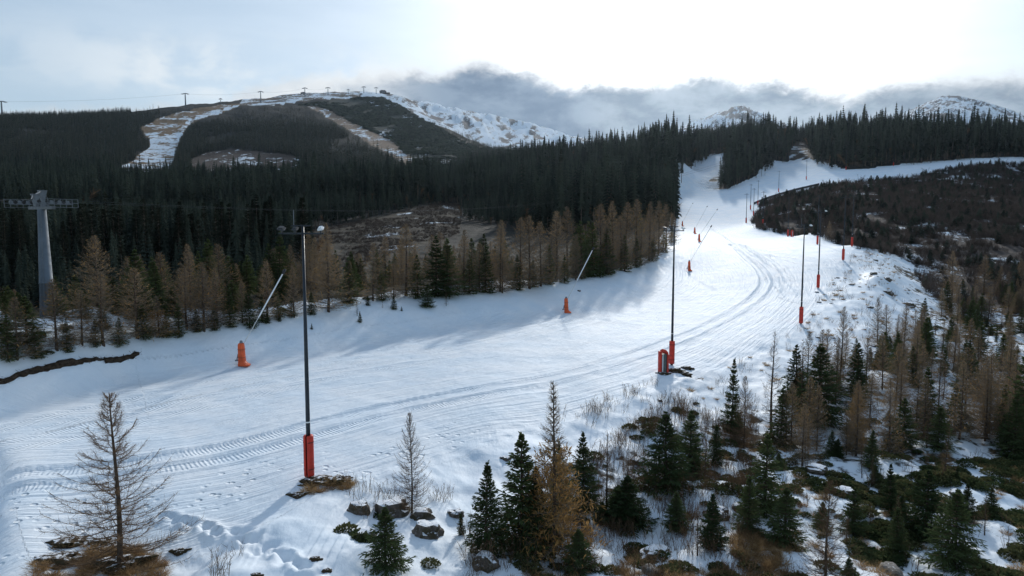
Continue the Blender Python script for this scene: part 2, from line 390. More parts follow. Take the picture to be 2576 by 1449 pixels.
def build_terrain():
    us = np.linspace(-1.06, 1.08, 940)
    ys = [8.0]
    while ys[-1] < 5600:
        y = ys[-1]; ys.append(y * (1.02 if y < 20 else 1.0065 if y < 75 else 1.008 if y < 420 else 1.012))
    ys = np.array(ys); nu, ny = len(us), len(ys)
    U, Y = np.meshgrid(us, ys); x = (U * Y).ravel(); y = Y.ravel()
    zb = base_z(x, y).reshape(ny, nu); K = 9; ker = np.bartlett(2 * K + 3)[1:-1]; ker /= ker.sum()
    pad = np.pad(zb, ((0, 0), (K, K)), mode='reflect', reflect_type='odd')
    sm = sum(ker[k] * pad[:, k:k + nu] for k in range(2 * K + 1))
    w_ = (1 - sstep(75, 130, ys))[:, None]; zb = zb * (1 - w_) + sm * w_       # the survey lines leave no ripples in the near snow
    z = ground_z(x, y, zb.ravel())
    GRID.extend([us, ys, z.reshape(ny, nu)])
    me = bpy.data.meshes.new('ground')
    me.vertices.add(nu * ny); me.vertices.foreach_set('co', np.stack([x, y, z], -1).astype(np.float32).ravel())
    i = np.arange(nu * ny).reshape(ny, nu)
    q = np.stack([i[:-1, :-1], i[:-1, 1:], i[1:, 1:], i[1:, :-1]], -1).reshape(-1, 4)
    me.loops.add(q.size); me.loops.foreach_set('vertex_index', q.ravel().astype(np.int32))
    me.polygons.add(len(q)); me.polygons.foreach_set('loop_start', np.arange(0, q.size, 4, dtype=np.int32))
    me.polygons.foreach_set('loop_total', np.full(len(q), 4, np.int32))
    me.polygons.foreach_set('use_smooth', np.ones(len(q), bool))
    me.update(calc_edges=True)
    # character of the ground
    snow = np.full(len(x), 0.61); tone = np.tile(np.array([0.046, 0.040, 0.026]), (len(x), 1))
    far = sstep(150, 420, y)
    patch = fbm(x / 7.5, y / 7.5, 3, 91); patch2 = fbm(x / 22.0, y / 22.0, 3, 95)
    snow = snow + 0.16 * patch + 0.12 * patch2
    plat = (x < 10 + 0.16 * y) & (y > 44); snow = np.where(plat, 0.62 + 0.25 * patch - 0.4 * sstep(58, 80, y - np.maximum(x + 30, 0) * 1.1), snow)
    snow = np.where((x < 2) & (y < 46), snow + 0.16, snow)
    forest = sstep(150, 190, y) * (x < 60 + 0.1 * y) + sstep(420, 460, y)
    snow = np.where(forest > 0.5, 0.13 + 0.16 * fbm(x / 25, y / 40, 3, 97) + 0.08 * sstep(900, 1900, y), snow); tone[forest > 0.5] = (0.012, 0.015, 0.014)
    def zone(poly, s, c=None, cond=None):
        m = inside(poly, x, y)
        if cond is not None: m &= cond
        snow[m] = s if np.isscalar(s) else s[m]
        if c is not None: tone[m] = c
    high = sstep(1500, 2300, y) * (x < 0)
    n1 = fbm(x / 60, y / 60, 4, 101)
    zone(BRUSH, 0.44 + 0.36 * fbm(x / 14, y / 14, 4, 103), (0.036, 0.031, 0.030))
    zone(CLEAR, 0.31 + 0.5 * fbm(x / 9, y / 14, 4, 105), (0.034, 0.030, 0.022))
    zone(PINES, 0.37 + 0.45 * fbm(x / 60, y / 120, 4, 107), (0.035, 0.042, 0.035), y > 700)
    zone(CUT, 0.42 + 0.4 * fbm(x / 16, y / 25, 4, 109), (0.055, 0.044, 0.038), y > 600)
    zone(SCAR, 0.47 + 0.3 * fbm(x / 20, y / 30, 4, 113), (0.20, 0.15, 0.11), y > 700)
    zone(RUN, 0.62 + 0.34 * fbm(x / 30, y / 18, 4, 111), (0.17, 0.12, 0.07), y > 500)  # brown stripes; snow thinned further to stand in for cloud shade
    zone(RUNTOP, 0.46 + 0.45 * fbm(x / 30, y / 30, 4, 115), (0.17, 0.12, 0.075), y > 500)
    zone(SNOWTOP, 0.53 + 0.4 * fbm(x / 40, y / 40, 4, 117), (0.11, 0.09, 0.07), y > 1200)
    zone(LIFTCUT, 0.52 + 0.2 * fbm(x / 9, y / 9, 3, 127), (0.03, 0.027, 0.022), y > 300)
    zone(plan([(1745, 484), (1757, 440), (1800, 405), (1822, 400), (1825, 440), (1800, 484)]), 0.66 + 0.3 * fbm(x / 10, y / 10, 3, 129), (0.03, 0.028, 0.022), (y > 330) & (y < 640) & ~inside(PISTE, x, y))
    peak = ((y > 2350) & (x > -420)) | ((y > 1850) & (x / y > -0.215) & ~inside(PINES, x, y))
    rk = 1 - np.abs(fbm(x / 55 + 0.4 * fbm(x / 160, y / 160, 2, 123), y / 260, 5, 119, 0.6)) * 2.0; snow = np.where(peak, 0.37 + 0.42 * rk - 0.06 * (x > 800), snow); tone[peak] = (0.085, 0.085, 0.09)
    zone(SLOPE, 0.78 + 0.22 * patch + 0.1 * patch2, (0.10, 0.07, 0.05))
    edge = np.maximum.reduce([inside_soft(q, x, y) for q in (SOFT, BANK, PISTE)]); snow = np.where(edge > 0, np.maximum(snow, 0.75 + 0.6 * edge), snow)
    zone(SOFT, 1.15 + 0.2 * patch)
    zone(BANK, 1.6)
    pl = inside(PISTE, x, y); snow[pl] = 1.7
    up = pl & (y > 380); snow[up] = (1.0 + 0.35 * fbm(x / 16, y / 16, 4, 121))[up]
    td = np.full(len(x), 9.0); ts = np.zeros(len(x)); bd = np.full(len(x), 1e9)
    pd = np.zeros(len(x)); ps = np.zeros(len(x))
    m = np.nonzero((inside_soft(PISTE, x, y) > 0) & (y < 330))[0]
    pd[m], ps[m] = along(TRACKS[2], x[m], y[m])
    for t in TRACKS:
        d, s = along(t, x[m], y[m]); b = np.abs(d) < bd[m]
        td[m] = np.where(b, d, td[m]); ts[m] = np.where(b, s, ts[m]); bd[m] = np.where(b, np.abs(d), bd[m])
    foot = (inside(FOOT, x, y) * (1 - sstep(60, 80, y))).astype(float)
    foot = inside_soft(FOOT, x, y) * (1 - sstep(60, 80, y)) * sstep(-0.25, 0.15, fbm(x / 2.2, y / 2.2, 2, 131))
    for nm, v in (('snow', snow), ('td', td), ('ts', ts), ('pd', pd), ('ps', ps), ('foot', foot), ('far', far), ('piste', inside_soft(PISTE, x, y))):
        a = me.attributes.new(nm, 'FLOAT', 'POINT'); a.data.foreach_set('value', v.astype(np.float32))
    a = me.attributes.new('tone', 'FLOAT_COLOR', 'POINT')
    a.data.foreach_set('color', np.concatenate([tone, np.ones((len(x), 1))], 1).astype(np.float32).ravel())
    ob = bpy.data.objects.new('ground', me); COL.objects.link(ob); ob['kind'] = 'structure'
    # material
    m, nt = mat('snowy_ground'); t = NT(nt)
    pos = t.n('ShaderNodeNewGeometry').outputs['Position']
    A = {k: t.attr(k).outputs['Fac'] for k in ('snow', 'td', 'ts', 'pd', 'ps', 'foot', 'far', 'piste')}
    tn = t.attr('tone').outputs['Color']
    nn = t.noise(pos, 1.1, 7, 0.62); nf = t.noise(pos, 0.11, 7, 0.68); nm_ = t.noise(pos, 0.35, 4, 0.5)
    n = t.fmix(A['far'], t.add(t.mul(nn, 0.65), t.mul(nm_, 0.35)), nf)
    cover = t.step(-0.05, 0.05, t.sub(t.add(A['snow'], -0.06), n))
    cvar = t.lin(0.3, 0.7, 0.55, 1.5, t.noise(pos, 2.3, 5))
    sc = t.n('ShaderNodeVectorMath', operation='SCALE'); t.put(sc.inputs[0], tn); t.put(sc.inputs['Scale'], cvar)
    dirt = t.mix(t.step(0.55, 0.7, t.noise(pos, 0.7, 3)), sc.outputs[0], t.vmul(sc.outputs[0], (1.9, 1.5, 1.15)))
    snowc = t.mix(t.step(0.35, 0.65, t.noise(pos, 0.25, 4)), (0.70, 0.785, 0.86), (0.78, 0.83, 0.875))
    col = t.mix(cover, dirt, snowc)
    # relief: grooming streaks, treads, foot prints, wind crust
    streak = t.noise(t.comb(t.mul(A['ps'], 0.10), t.mul(A['pd'], 2.6), 0.0), 1.0, 5, 0.6)
    fine = t.noise(t.comb(t.mul(A['ps'], 0.55), t.mul(A['pd'], 7.0), 4.0), 1.0, 4, 0.6)
    ad = t.math('ABSOLUTE', A['td'])
    band = t.mul(t.step(0.42, 0.6, ad), t.sub(1.0, t.step(1.5, 1.7, ad)))
    wob = t.mul(t.noise(pos, 0.7, 3), 5.0)
    bars = t.math('SINE', t.add(t.mul(A['ts'], 2 * math.pi / 0.22), wob))
    bars = t.mul(bars, t.mul(band, t.step(0.36, 0.55, t.noise(pos, 0.30, 3))))
    vor = t.n('ShaderNodeTexVoronoi'); vor.inputs['Scale'].default_value = 1.9; t.put(vor.inputs['Vector'], pos)
    prints = t.mul(t.sub(t.step(0.12, 0.34, vor.outputs['Distance']), 1.0), A['foot'])
    crust = t.noise(t.vmul(pos, (1.0, 0.45, 1.0)), 2.6, 6, 0.6)
    lump = t.noise(pos, 0.55, 4, 0.5)
    near = t.sub(1.0, A['far'])
    h = t.add(t.mul(t.mul(t.add(t.mul(t.sub(streak, 0.5), 0.24), t.mul(t.sub(fine, 0.5), 0.07)), A['piste']), 1.0), t.mul(t.mul(t.mul(bars, t.step(0.5, 1.0, A['piste'])), t.noise(pos, 1.7, 4)), 0.034))
    h = t.add(h, t.mul(prints, 0.14)); h = t.add(h, t.mul(crust, 0.05)); h = t.add(h, t.mul(lump, 0.12))
    h = t.add(h, t.mul(cover, 0.07))
    nb = t.bump(h, t.fmix(near, 0.25, 1.0), 1.0)
    hf = t.noise(pos, 0.06, 8, 0.7)
    nb2 = t.bump(hf, t.mul(A['far'], t.sub(1.0, A['piste'])), 7.0, nb)
    p = principled(t, col, t.fmix(cover, 0.9, t.fmix(A['far'], 0.6, 0.85)), t.fmix(cover, 0.15, t.fmix(A['far'], 0.06, 0.0)), nb2)
    t.out(p.outputs[0])
    me.materials.append(m)
    return ob

GROUND = build_terrain()

# ------------------------------------------------------------------ camera, sun, sky, air
cam_d = bpy.data.cameras.new('camera'); cam = bpy.data.objects.new('camera', cam_d); COL.objects.link(cam)
cam.rotation_euler = (math.radians(90) - PITCH, 0, 0); cam_d.sensor_width = 36; cam_d.angle = 2 * math.atan(CX / F)
cam_d.clip_start = 0.5; cam_d.clip_end = 20000; scene.camera = cam

AZ, EL = math.radians(14), math.radians(23)
SUN = Vector((math.sin(AZ) * math.cos(EL), math.cos(AZ) * math.cos(EL), math.sin(EL)))
sd = bpy.data.lights.new('sun', 'SUN'); sd.energy = 2.7; sd.angle = math.radians(2.0); sd.color = (1.0, 0.96, 0.90)
so = bpy.data.objects.new('sun', sd); COL.objects.link(so); so.rotation_euler = SUN.to_track_quat('Z', 'Y').to_euler()

def build_world():
    w = bpy.data.worlds.new('World'); scene.world = w; w.use_nodes = True
    nt = w.node_tree; nt.nodes.clear(); t = NT(nt)
    sky = t.n('ShaderNodeTexSky', sky_type='NISHITA'); sky.sun_disc = False
    sky.sun_elevation = EL; sky.sun_rotation = AZ; sky.altitude = 1200; sky.air_density = 1.2; sky.dust_density = 2.0
    g = t.n('ShaderNodeTexCoord').outputs['Generated']
    sp = t.n('ShaderNodeSeparateXYZ'); t.put(sp.inputs[0], g)
    dx, dy, dz = sp.outputs
    dot = t.n('ShaderNodeVectorMath', operation='DOT_PRODUCT'); t.put(dot.inputs[0], g); dot.inputs[1].default_value = SUN
    c = t.math('MAXIMUM', dot.outputs['Value'], 0.0)
    hxy = t.math('SQRT', t.add(t.mul(dx, dx), t.mul(dy, dy)))
    el = t.math('DIVIDE', dz, hxy)                      # tangent of elevation
    az = t.math('ARCTAN2', dx, dy)                      # bearing from north
    def grey(v):
        return t.comb(v, v, v)
    # thin high veil lit by the sun
    glow = t.add(t.mul(t.math('POWER', c, 8.0), 0.32), t.mul(t.math('POWER', c, 45.0), 0.9))
    veil = t.n('ShaderNodeVectorMath', operation='SCALE'); veil.inputs[0].default_value = (1.0, 1.0, 0.99); t.put(veil.inputs['Scale'], glow)
    stre = t.noise(t.comb(t.mul(az, 2.0), t.mul(el, 9.0), 0.0), 1.6, 5, 0.55)
    pale = t.mix(t.step(0.3, 0.75, stre), (0.36, 0.475, 0.60), (0.45, 0.555, 0.665))
    skyk = t.n('ShaderNodeVectorMath', operation='SCALE'); t.put(skyk.inputs[0], sky.outputs[0]); skyk.inputs['Scale'].default_value = 0.15
    base = t.mix(t.add(0.30, t.mul(0.48, t.step(-0.05, 0.6, dy))), skyk.outputs[0], pale)
    ad = t.n('ShaderNodeVectorMath', operation='ADD'); t.put(ad.inputs[0], base); t.put(ad.inputs[1], veil.outputs[0])
    clear = ad.outputs[0]
    # cloud bank along the mountains: ragged upper edge in bearing / elevation
    prof = t.n('ShaderNodeValToRGB'); cr = prof.color_ramp; cr.interpolation = 'B_SPLINE'
    edge = [(-700, 300), (560, 255), (680, 215), (760, 200), (900, 185), (1010, 176), (1120, 172), (1185, 150), (1290, 158), (1370, 180), (1440, 214), (1490, 200), (1560, 182), (1680, 186), (1770, 162),
            (1850, 184), (1990, 190), (2070, 210), (2140, 236), (2190, 212), (2290, 184), (2380, 184), (2450, 166), (2575, 176), (3200, 180)]
    A0, A1, E0 = -1.0, 1.0, 0.30
    els = cr.elements
    for k, (X, Y) in enumerate(edge):
        d = ray(X, Y); p = (math.atan2(d[0], d[1]) - A0) / (A1 - A0); e = d[2] / math.hypot(d[0], d[1]) / E0
        if k < 2: el_ = els[k]; el_.position = p
        else: el_ = els.new(p)
        el_.color = (e, e, e, 1)
    az01 = t.lin(A0, A1, 0.0, 1.0, az); nt.links.new(az01, prof.inputs[0])
    sc = t.n('ShaderNodeSeparateColor'); nt.links.new(prof.outputs[0], sc.inputs[0])
    top = t.mul(sc.outputs[0], E0)
    q = t.comb(t.mul(az, 1.0), t.mul(el, 1.4), 0.0)
    n1 = t.noise(q, 13.0, 7, 0.6, 0.5); n2 = t.noise(q, 38.0, 6, 0.6, 0.4)
    rag = t.add(t.mul(t.sub(n1, 0.5), 0.040), t.mul(t.sub(n2, 0.5), 0.026))
    depth = t.sub(t.add(top, rag), el)                 # >0 inside the bank
    frontside = t.step(0.0, 0.15, dy)
    mask = t.mul(t.step(-0.011, 0.022, depth), frontside)
    inner = t.step(-0.004, 0.028, depth)
    q2 = t.comb(t.mul(az, 1.0), t.mul(el, 1.9), 3.0)
    tex = t.noise(q2, 13.0, 8, 0.6, 0.15)
    dark = t.mix(t.step(0.34, 0.66, tex), (0.115, 0.175, 0.265), (0.225, 0.30, 0.40))
    lite = t.mix(t.step(0.32, 0.66, tex), (0.165, 0.225, 0.30), (0.36, 0.43, 0.505))
    white = t.mix(t.step(0.30, 0.62, tex), (0.36, 0.45, 0.55), (0.76, 0.81, 0.85))
    core = t.mix(t.step(-0.25, -0.09, az), white, dark)
    core = t.mix(t.step(0.06, 0.16, az), core, lite)
    rimv = t.add(0.66, t.mul(glow, 0.5))
    core = t.mix(inner, grey(rimv), core)
    # thin lower veil hanging in front of the far peaks
    low = t.mul(t.sub(1.0, t.step(0.10, 0.17, el)), t.step(0.06, 0.2, az))
    core = t.mix(t.mul(low, 0.35), core, (0.40, 0.50, 0.60))
    cl = t.n('ShaderNodeVectorMath', operation='ADD'); t.put(cl.inputs[0], core)
    ve = t.n('ShaderNodeVectorMath', operation='SCALE'); ve.inputs[0].default_value = (1, 1, 1); t.put(ve.inputs['Scale'], t.mul(t.math('POWER', c, 30.0), 0.06)); t.put(cl.inputs[1], ve.outputs[0])
    # loose puffs over the ridge
    puff = t.noise(t.comb(t.mul(az, 1.0), t.mul(el, 1.6), 7.0), 8.0, 7, 0.6, 0.3)
    band = t.mul(t.step(0.150, 0.19, el), t.sub(1.0, t.step(0.20, 0.27, el)))
    pm = t.mul(t.mul(t.step(0.40, 0.62, puff), band), t.mul(t.step(-0.75, -0.35, az), t.sub(1.0, t.step(0.0, 0.15, az))))
    clear2 = t.mix(t.mul(pm, 0.8), clear, (0.84, 0.88, 0.90))
    final = t.mix(mask, clear2, cl.outputs[0])
    bg = t.n('ShaderNodeBackground'); t.put(bg.inputs[0], final); bg.inputs[1].default_value = 1.0
    o = t.n('ShaderNodeOutputWorld'); nt.links.new(bg.outputs[0], o.inputs[0])
build_world()

def box_mesh(name, lo, hi):
    me = bpy.data.meshes.new(name)
    v = [(x, y, z) for z in (lo[2], hi[2]) for y in (lo[1], hi[1]) for x in (lo[0], hi[0])]
    me.from_pydata(v, [], [(0, 2, 3, 1), (4, 5, 7, 6), (0, 1, 5, 4), (2, 6, 7, 3), (0, 4, 6, 2), (1, 3, 7, 5)])
    return me

HAZE = 0.000015
zs = np.empty(len(GROUND.data.vertices) * 3, np.float32); GROUND.data.vertices.foreach_get('co', zs); zs = zs.reshape(-1, 3)
hz = bpy.data.objects.new('haze', box_mesh('haze', (zs[:, 0].min() - 30, -30, zs[:, 2].min() - 1), (zs[:, 0].max() + 30, zs[:, 1].max() + 30, zs[:, 2].max() + 25)))
COL.objects.link(hz); hz['kind'] = 'stuff'
hm, hnt = mat('mountain_air'); ht = NT(hnt)
pv = ht.n('ShaderNodeVolumePrincipled'); pv.inputs['Color'].default_value = (0.66, 0.82, 1.0, 1); pv.inputs['Density'].default_value = HAZE; pv.inputs['Anisotropy'].default_value = 0.75
ho = ht.n('ShaderNodeOutputMaterial'); hnt.links.new(pv.outputs[0], ho.inputs['Volume'])
hz.data.materials.append(hm)

vs = scene.view_settings
vs.view_transform = 'Standard'; vs.look = 'None'; vs.exposure = 0.10; vs.gamma = 1.0
cy = scene.cycles
cy.max_bounces = 6; cy.diffuse_bounces = 3; cy.glossy_bounces = 2; cy.transmission_bounces = 2; cy.volume_bounces = 1; cy.transparent_max_bounces = 4
cy.caustics_reflective = False; cy.caustics_refractive = False
cy.use_denoising = True
try: cy.denoiser = 'OPENIMAGEDENOISE'
except Exception: pass

# ------------------------------------------------------------------ mesh writer
class MB:
    def __init__(s): s.v = []; s.f = []; s.m = []
    def quad(s, a, b, c, d, m=0):
        i = len(s.v); s.v += [a, b, c, d]; s.f.append((i, i + 1, i + 2, i + 3)); s.m.append(m)
    def tri(s, a, b, c, m=0):
        i = len(s.v); s.v += [a, b, c]; s.f.append((i, i + 1, i + 2)); s.m.append(m)
    def tube(s, pts, rad, n=6, m=0, cap=True):
        pts = [Vector(p) for p in pts]; base = len(s.v)
        for k, p in enumerate(pts):
            d = (pts[min(k + 1, len(pts) - 1)] - pts[max(k - 1, 0)]).normalized()
            u = d.orthogonal().normalized() if k == 0 else (u - d * u.dot(d)).normalized()
            w = d.cross(u); r = rad[k] if hasattr(rad, '__len__') else rad
            for j in range(n):
                a = 2 * math.pi * j / n; s.v.append(p + (u * math.cos(a) + w * math.sin(a)) * r)
        for k in range(len(pts) - 1):
            for j in range(n):
                a, b = base + k * n + j, base + k * n + (j + 1) % n
                s.f.append((a, b, b + n, a + n)); s.m.append(m)
        if cap:
            s.f.append(tuple(base + j for j in reversed(range(n)))); s.m.append(m)
            s.f.append(tuple(base + (len(pts) - 1) * n + j for j in range(n))); s.m.append(m)
    def box(s, lo, hi, m=0, M=None):
        c = [Vector((x, y, z)) for z in (lo[2], hi[2]) for y in (lo[1], hi[1]) for x in (lo[0], hi[0])]
        if M is not None: c = [M @ p for p in c]
        i = len(s.v); s.v += c
        for q in ((0, 2, 3, 1), (4, 5, 7, 6), (0, 1, 5, 4), (2, 6, 7, 3), (0, 4, 6, 2), (1, 3, 7, 5)):
            s.f.append(tuple(i + k for k in q)); s.m.append(m)
    def mesh(s, name, mats, smooth=False):
        me = bpy.data.meshes.new(name); me.from_pydata([tuple(p) for p in s.v], [], s.f)
        for m in (mats if isinstance(mats, (list, tuple)) else [mats]): me.materials.append(m)
        if any(s.m): me.polygons.foreach_set('material_index', s.m)
        if smooth: me.polygons.foreach_set('use_smooth', [True] * len(me.polygons))
        me.update(); return me
    def build(s, name, mats, parent=None, smooth=False, loc=None):
        o = bpy.data.objects.new(name, s.mesh(name, mats, smooth)); COL.objects.link(o)
        if parent is not None: o.parent = parent
        if loc is not None: o.location = loc
        return o

def tag(o, label, cat, group=None):
    o['label'] = label; o['category'] = cat
    if group: o['group'] = group
    return o

def thing(name, label, cat, loc, rz=0.0, group=None, scale=1.0):
    o = bpy.data.objects.new(name, None); COL.objects.link(o); o.empty_display_size = 0.2
    o.location = loc; o.rotation_euler = (0, 0, rz); o.scale = (scale,) * 3
    return tag(o, label, cat, group)

# ------------------------------------------------------------------ plant materials
def foliage_mat(name, c0, c1, trans=0.35, tint=(1, 1, 1), rough=0.8):
    m, nt = mat(name); t = NT(nt)
    rnd = t.n('ShaderNodeObjectInfo').outputs['Random']
    pos = t.n('ShaderNodeTexCoord').outputs['Object']
    k = t.add(t.mul(rnd, 0.55), t.mul(t.noise(pos, 2.2, 3), 0.55))
    col = t.mix(t.step(0.15, 0.85, k), c0, c1)
    d = t.n('ShaderNodeBsdfDiffuse'); t.put(d.inputs[0], col)
    tr = t.n('ShaderNodeBsdfTranslucent'); t.put(tr.inputs[0], t.mix(1.0, col, col) if tint == (1, 1, 1) else t.mix(0.5, col, tint))
    mx = t.n('ShaderNodeMixShader'); mx.inputs[0].default_value = trans
    nt.links.new(d.outputs[0], mx.inputs[1]); nt.links.new(tr.outputs[0], mx.inputs[2])
    t.out(mx.outputs[0]); return m

M_SPRUCE = foliage_mat('spruce_needles', (0.043, 0.066, 0.030), (0.100, 0.130, 0.055), 0.38)
M_SPRUCEFAR = foliage_mat('forest_needles', (0.021, 0.029, 0.024), (0.060, 0.072, 0.054), 0.18)
M_TWIG = foliage_mat('larch_twigs', (0.10, 0.068, 0.045), (0.17, 0.112, 0.07), 0.35)
M_DRY = foliage_mat('larch_dry_twigs', (0.130, 0.112, 0.092), (0.215, 0.172, 0.126), 0.45)
M_GOLD = foliage_mat('larch_gold_needles', (0.24, 0.142, 0.055), (0.35, 0.215, 0.085), 0.5)
M_BARK = simple_mat('tree_bark', (0.075, 0.055, 0.042), 0.9, 0.1, 0, 0.5, 9)
M_BARKPALE = simple_mat('pale_bark', (0.13, 0.105, 0.085), 0.9, 0.1, 0, 0.4, 9)
M_HEATH = foliage_mat('heath_leaves', (0.040, 0.066, 0.028), (0.105, 0.105, 0.048), 0.35)
M_GRASS = foliage_mat('dry_grass_blades', (0.22, 0.13, 0.065), (0.42, 0.29, 0.15), 0.45)
M_BRUSH = foliage_mat('bare_brush_twigs', (0.050, 0.042, 0.038), (0.110, 0.088, 0.076), 0.28)

def rot_dir(az, el):
    return Vector((math.cos(az) * math.cos(el), math.sin(az) * math.cos(el), math.sin(el)))

# ------------------------------------------------------------------ trees
def trunk_mesh(name, h, r, seed, m=M_BARK, bend=0.02, n=7):
    r_ = random.Random(seed); b = MB(); pts = []; rad = []
    ax, ay = r_.uniform(-bend, bend) * h, r_.uniform(-bend, bend) * h
    for k in range(9):
        t = k / 8; w = math.sin(t * math.pi) * (1 - t)
        pts.append((ax * w, ay * w, h * t - (0.4 if k == 0 else 0))); rad.append(r * (1.25 if k == 0 else 1) * (1 - t) ** 0.85 + 0.006)
    b.tube(pts, rad, n); return b.mesh(name, m, True)

def spray(b, p, d, l, w, r_, m=0):
    """a needled twig: a narrow leaf-shaped blade with a kink"""
    s = d.cross(Vector((r_.uniform(-.6, .6), r_.uniform(-.6, .6), 1))).normalized() * w
    q = p + d * l * 0.55; e = p + d * l + Vector((0, 0, -0.08 * l))
    b.quad(p, q - s, e, q + s, m)

def spruce_crown(seed, h, R, whorls, per, twigs, tw, base=0.06, mt=None, power=0.9, droop=0.25):
    r_ = random.Random(seed); b = MB()
    for i in range(whorls):
        t = base + (1 - base) * (i + r_.random() * 0.7) / whorls
        if t > 0.985: continue
        z = h * t
        Lw = R * max(1 - t, 0.02) ** power * (1 if t > base + 0.08 else 0.8)
        for j in range(per):
            az = (j + r_.random() * 0.9) * 2 * math.pi / per + i * 1.9
            L_ = Lw * r_.uniform(0.62, 1.12) + 0.02 * h * 0.3
            el = -droop * (1 - t) + 0.75 * t * t + r_.uniform(-0.12, 0.12)
            pts = []; p = Vector((0, 0, z)); e = el
            nseg = 4
            for k in range(nseg + 1):
                pts.append(p.copy()); p = p + rot_dir(az + r_.uniform(-.08, .08), e) * (L_ / nseg); e += 0.10
            b.tube(pts, [0.010 * h * 0.3 * (1 - k / (nseg + 1)) + 0.003 for k in range(nseg + 1)], 3, 1, False)
            for q in range(twigs):
                f = (q + r_.random()) / twigs; f = f ** 0.8
                k = min(int(f * nseg), nseg - 1); g = f * nseg - k
                pp = pts[k].lerp(pts[k + 1], g); ax = (pts[k + 1] - pts[k]).normalized()
                side = 1 if q % 2 else -1
                ta = az + side * r_.uniform(0.35, 1.05); te = el * 0.6 + r_.uniform(-0.35, 0.2)
                l = L_ * (0.20 + 0.30 * (1 - f)) * r_.uniform(0.7, 1.2) + 0.012 * h
                spray(b, pp, rot_dir(ta, te), l, tw * r_.uniform(0.8, 1.3), r_)
            spray(b, pts[-2], (pts[-1] - pts[-2]).normalized(), L_ * 0.42, tw * 1.2, r_)
    for k in range(6):
        spray(b, Vector((0, 0, h * (0.93 + 0.01 * k))), rot_dir(k * 1.05, 0.9), h * 0.05, tw, r_)
    spray(b, Vector((0, 0, h * 0.95)), Vector((0, 0, 1)), h * 0.07, tw * 0.8, r_)
    return b

def larch_crown(seed, h, R, nb, twigs, tww, gold=0.0, base=0.07, up=0.12, tip=0.55, goldtop=0.8, twl=0.2, power=0.8):
    r_ = random.Random(seed); b = MB()
    for i in range(nb):
        t = base + (0.98 - base) * (i / nb) ** 1.25 + r_.uniform(-.01, .01)
        z = h * t; az = i * 2.399 + r_.uniform(-.4, .4)
        L_ = R * (1 - t) ** power * r_.uniform(0.55, 1.12) + 0.03 * h * (1 - t * 0.6)
        e = up - 0.35 * (1 - t) + 0.75 * t * t + r_.uniform(-.15, .15)
        p = Vector((0, 0, z)); pts = []; ns = 6; a = az
        for k in range(ns + 1):
            pts.append(p.copy()); p = p + rot_dir(a, e) * (L_ / ns); e += tip / ns * r_.uniform(0.6, 1.4); a += r_.uniform(-.1, .1)
        b.tube(pts, [max(0.0030 * h * (1 - t) ** 0.6 * (1 - k / (ns + 0.5)), 0.0035) for k in range(ns + 1)], 3, 0, False)
        for q in range(twigs):
            f = 0.12 + 0.88 * (q + r_.random()) / twigs
            k = min(int(f * ns), ns - 1); pp = pts[k].lerp(pts[k + 1], f * ns - k)
            ta = az + r_.choice((-1, 1)) * r_.uniform(0.4, 1.3); te = r_.uniform(-0.5, 0.95)
            l = h * twl * (0.25 + 0.75 * (1 - t)) * r_.uniform(0.25, 0.75) * (1.1 - 0.5 * f)
            d = rot_dir(ta, te); s = d.cross(Vector((r_.uniform(-1, 1), r_.uniform(-1, 1), r_.uniform(-1, 1)))).normalized() * tww
            e1 = pp + d * l * 0.6; e2 = pp + d * l + Vector((0, 0, l * 0.15))
            b.tri(pp - s, pp + s, e1 + s * 0.4, 0); b.tri(e1 - s * 0.5, e1 + s * 0.5, e2, 0)
            if gold and t < goldtop:
                for g in range(3):
                    if r_.random() < gold:
                        c = pp + d * l * r_.uniform(0.1, 1.0)
                        dd = (d + Vector((r_.uniform(-.8, .8), r_.uniform(-.8, .8), r_.uniform(-.5, .9)))).normalized()
                        spray(b, c, dd, l * 0.55, tww * 2.6, r_, 1)
    return b

PROTO = {}
def proto(key, crown, trunk):
    PROTO[key] = (crown, trunk)

for k in range(4):      # young spruces close to the camera (unit height 3 m)
    h = 3.0; proto(('young_spruce', k), spruce_crown(100 + k, h, 0.74 + 0.14 * k, 26, 7, 18, 0.024, 0.03, droop=0.10 + 0.05 * k).mesh('crown', [M_SPRUCE, M_BARK]), trunk_mesh('trunk', h, 0.055, 120 + k))
for k in range(4):      # bare larches close to the camera (unit height 5 m)
    h = 5.0; proto(('bare_larch', k), larch_crown(200 + k, h, 1.85 + 0.1 * k, 125, 62, 0.0058, 0.0, 0.05, 0.10, 0.95, 0.8, 0.17).mesh('crown', [M_TWIG, M_GOLD]), trunk_mesh('trunk', h, 0.062, 220 + k, M_BARK, 0.03))
for k in range(2):      # slender bare larches
    h = 5.0; proto(('slender_larch', k), larch_crown(240 + k, h, 0.75, 60, 16, 0.0065, 0.0, 0.12, 0.3, 0.4).mesh('crown', [M_TWIG, M_GOLD]), trunk_mesh('trunk', h, 0.065, 250 + k, M_BARK, 0.03))
for k in range(2):      # larches that keep their golden needles
    h = 5.0; proto(('golden_larch', k), larch_crown(260 + k, h, (1.75, 1.5)[k], 120, 32, 0.008, 0.48, 0.03, 0.12, 0.5, (0.60, 1.0)[k], 0.22, (1.6, 0.9)[k]).mesh('crown', [M_DRY, M_GOLD]), trunk_mesh('trunk', h, 0.07, 270 + k, M_BARK, 0.02))
for k in range(4):      # fuzzy dry larches, middle distance (unit height 7 m)
    h = 7.0; proto(('dry_larch', k), larch_crown(300 + k, h, 1.9 + 0.2 * k, 130, 30, 0.010, 0.05, 0.04, 0.28, 0.6, 1.0, 0.20).mesh('crown', [M_DRY, M_GOLD]), trunk_mesh('trunk', h, 0.09, 320 + k, M_BARK, 0.02))
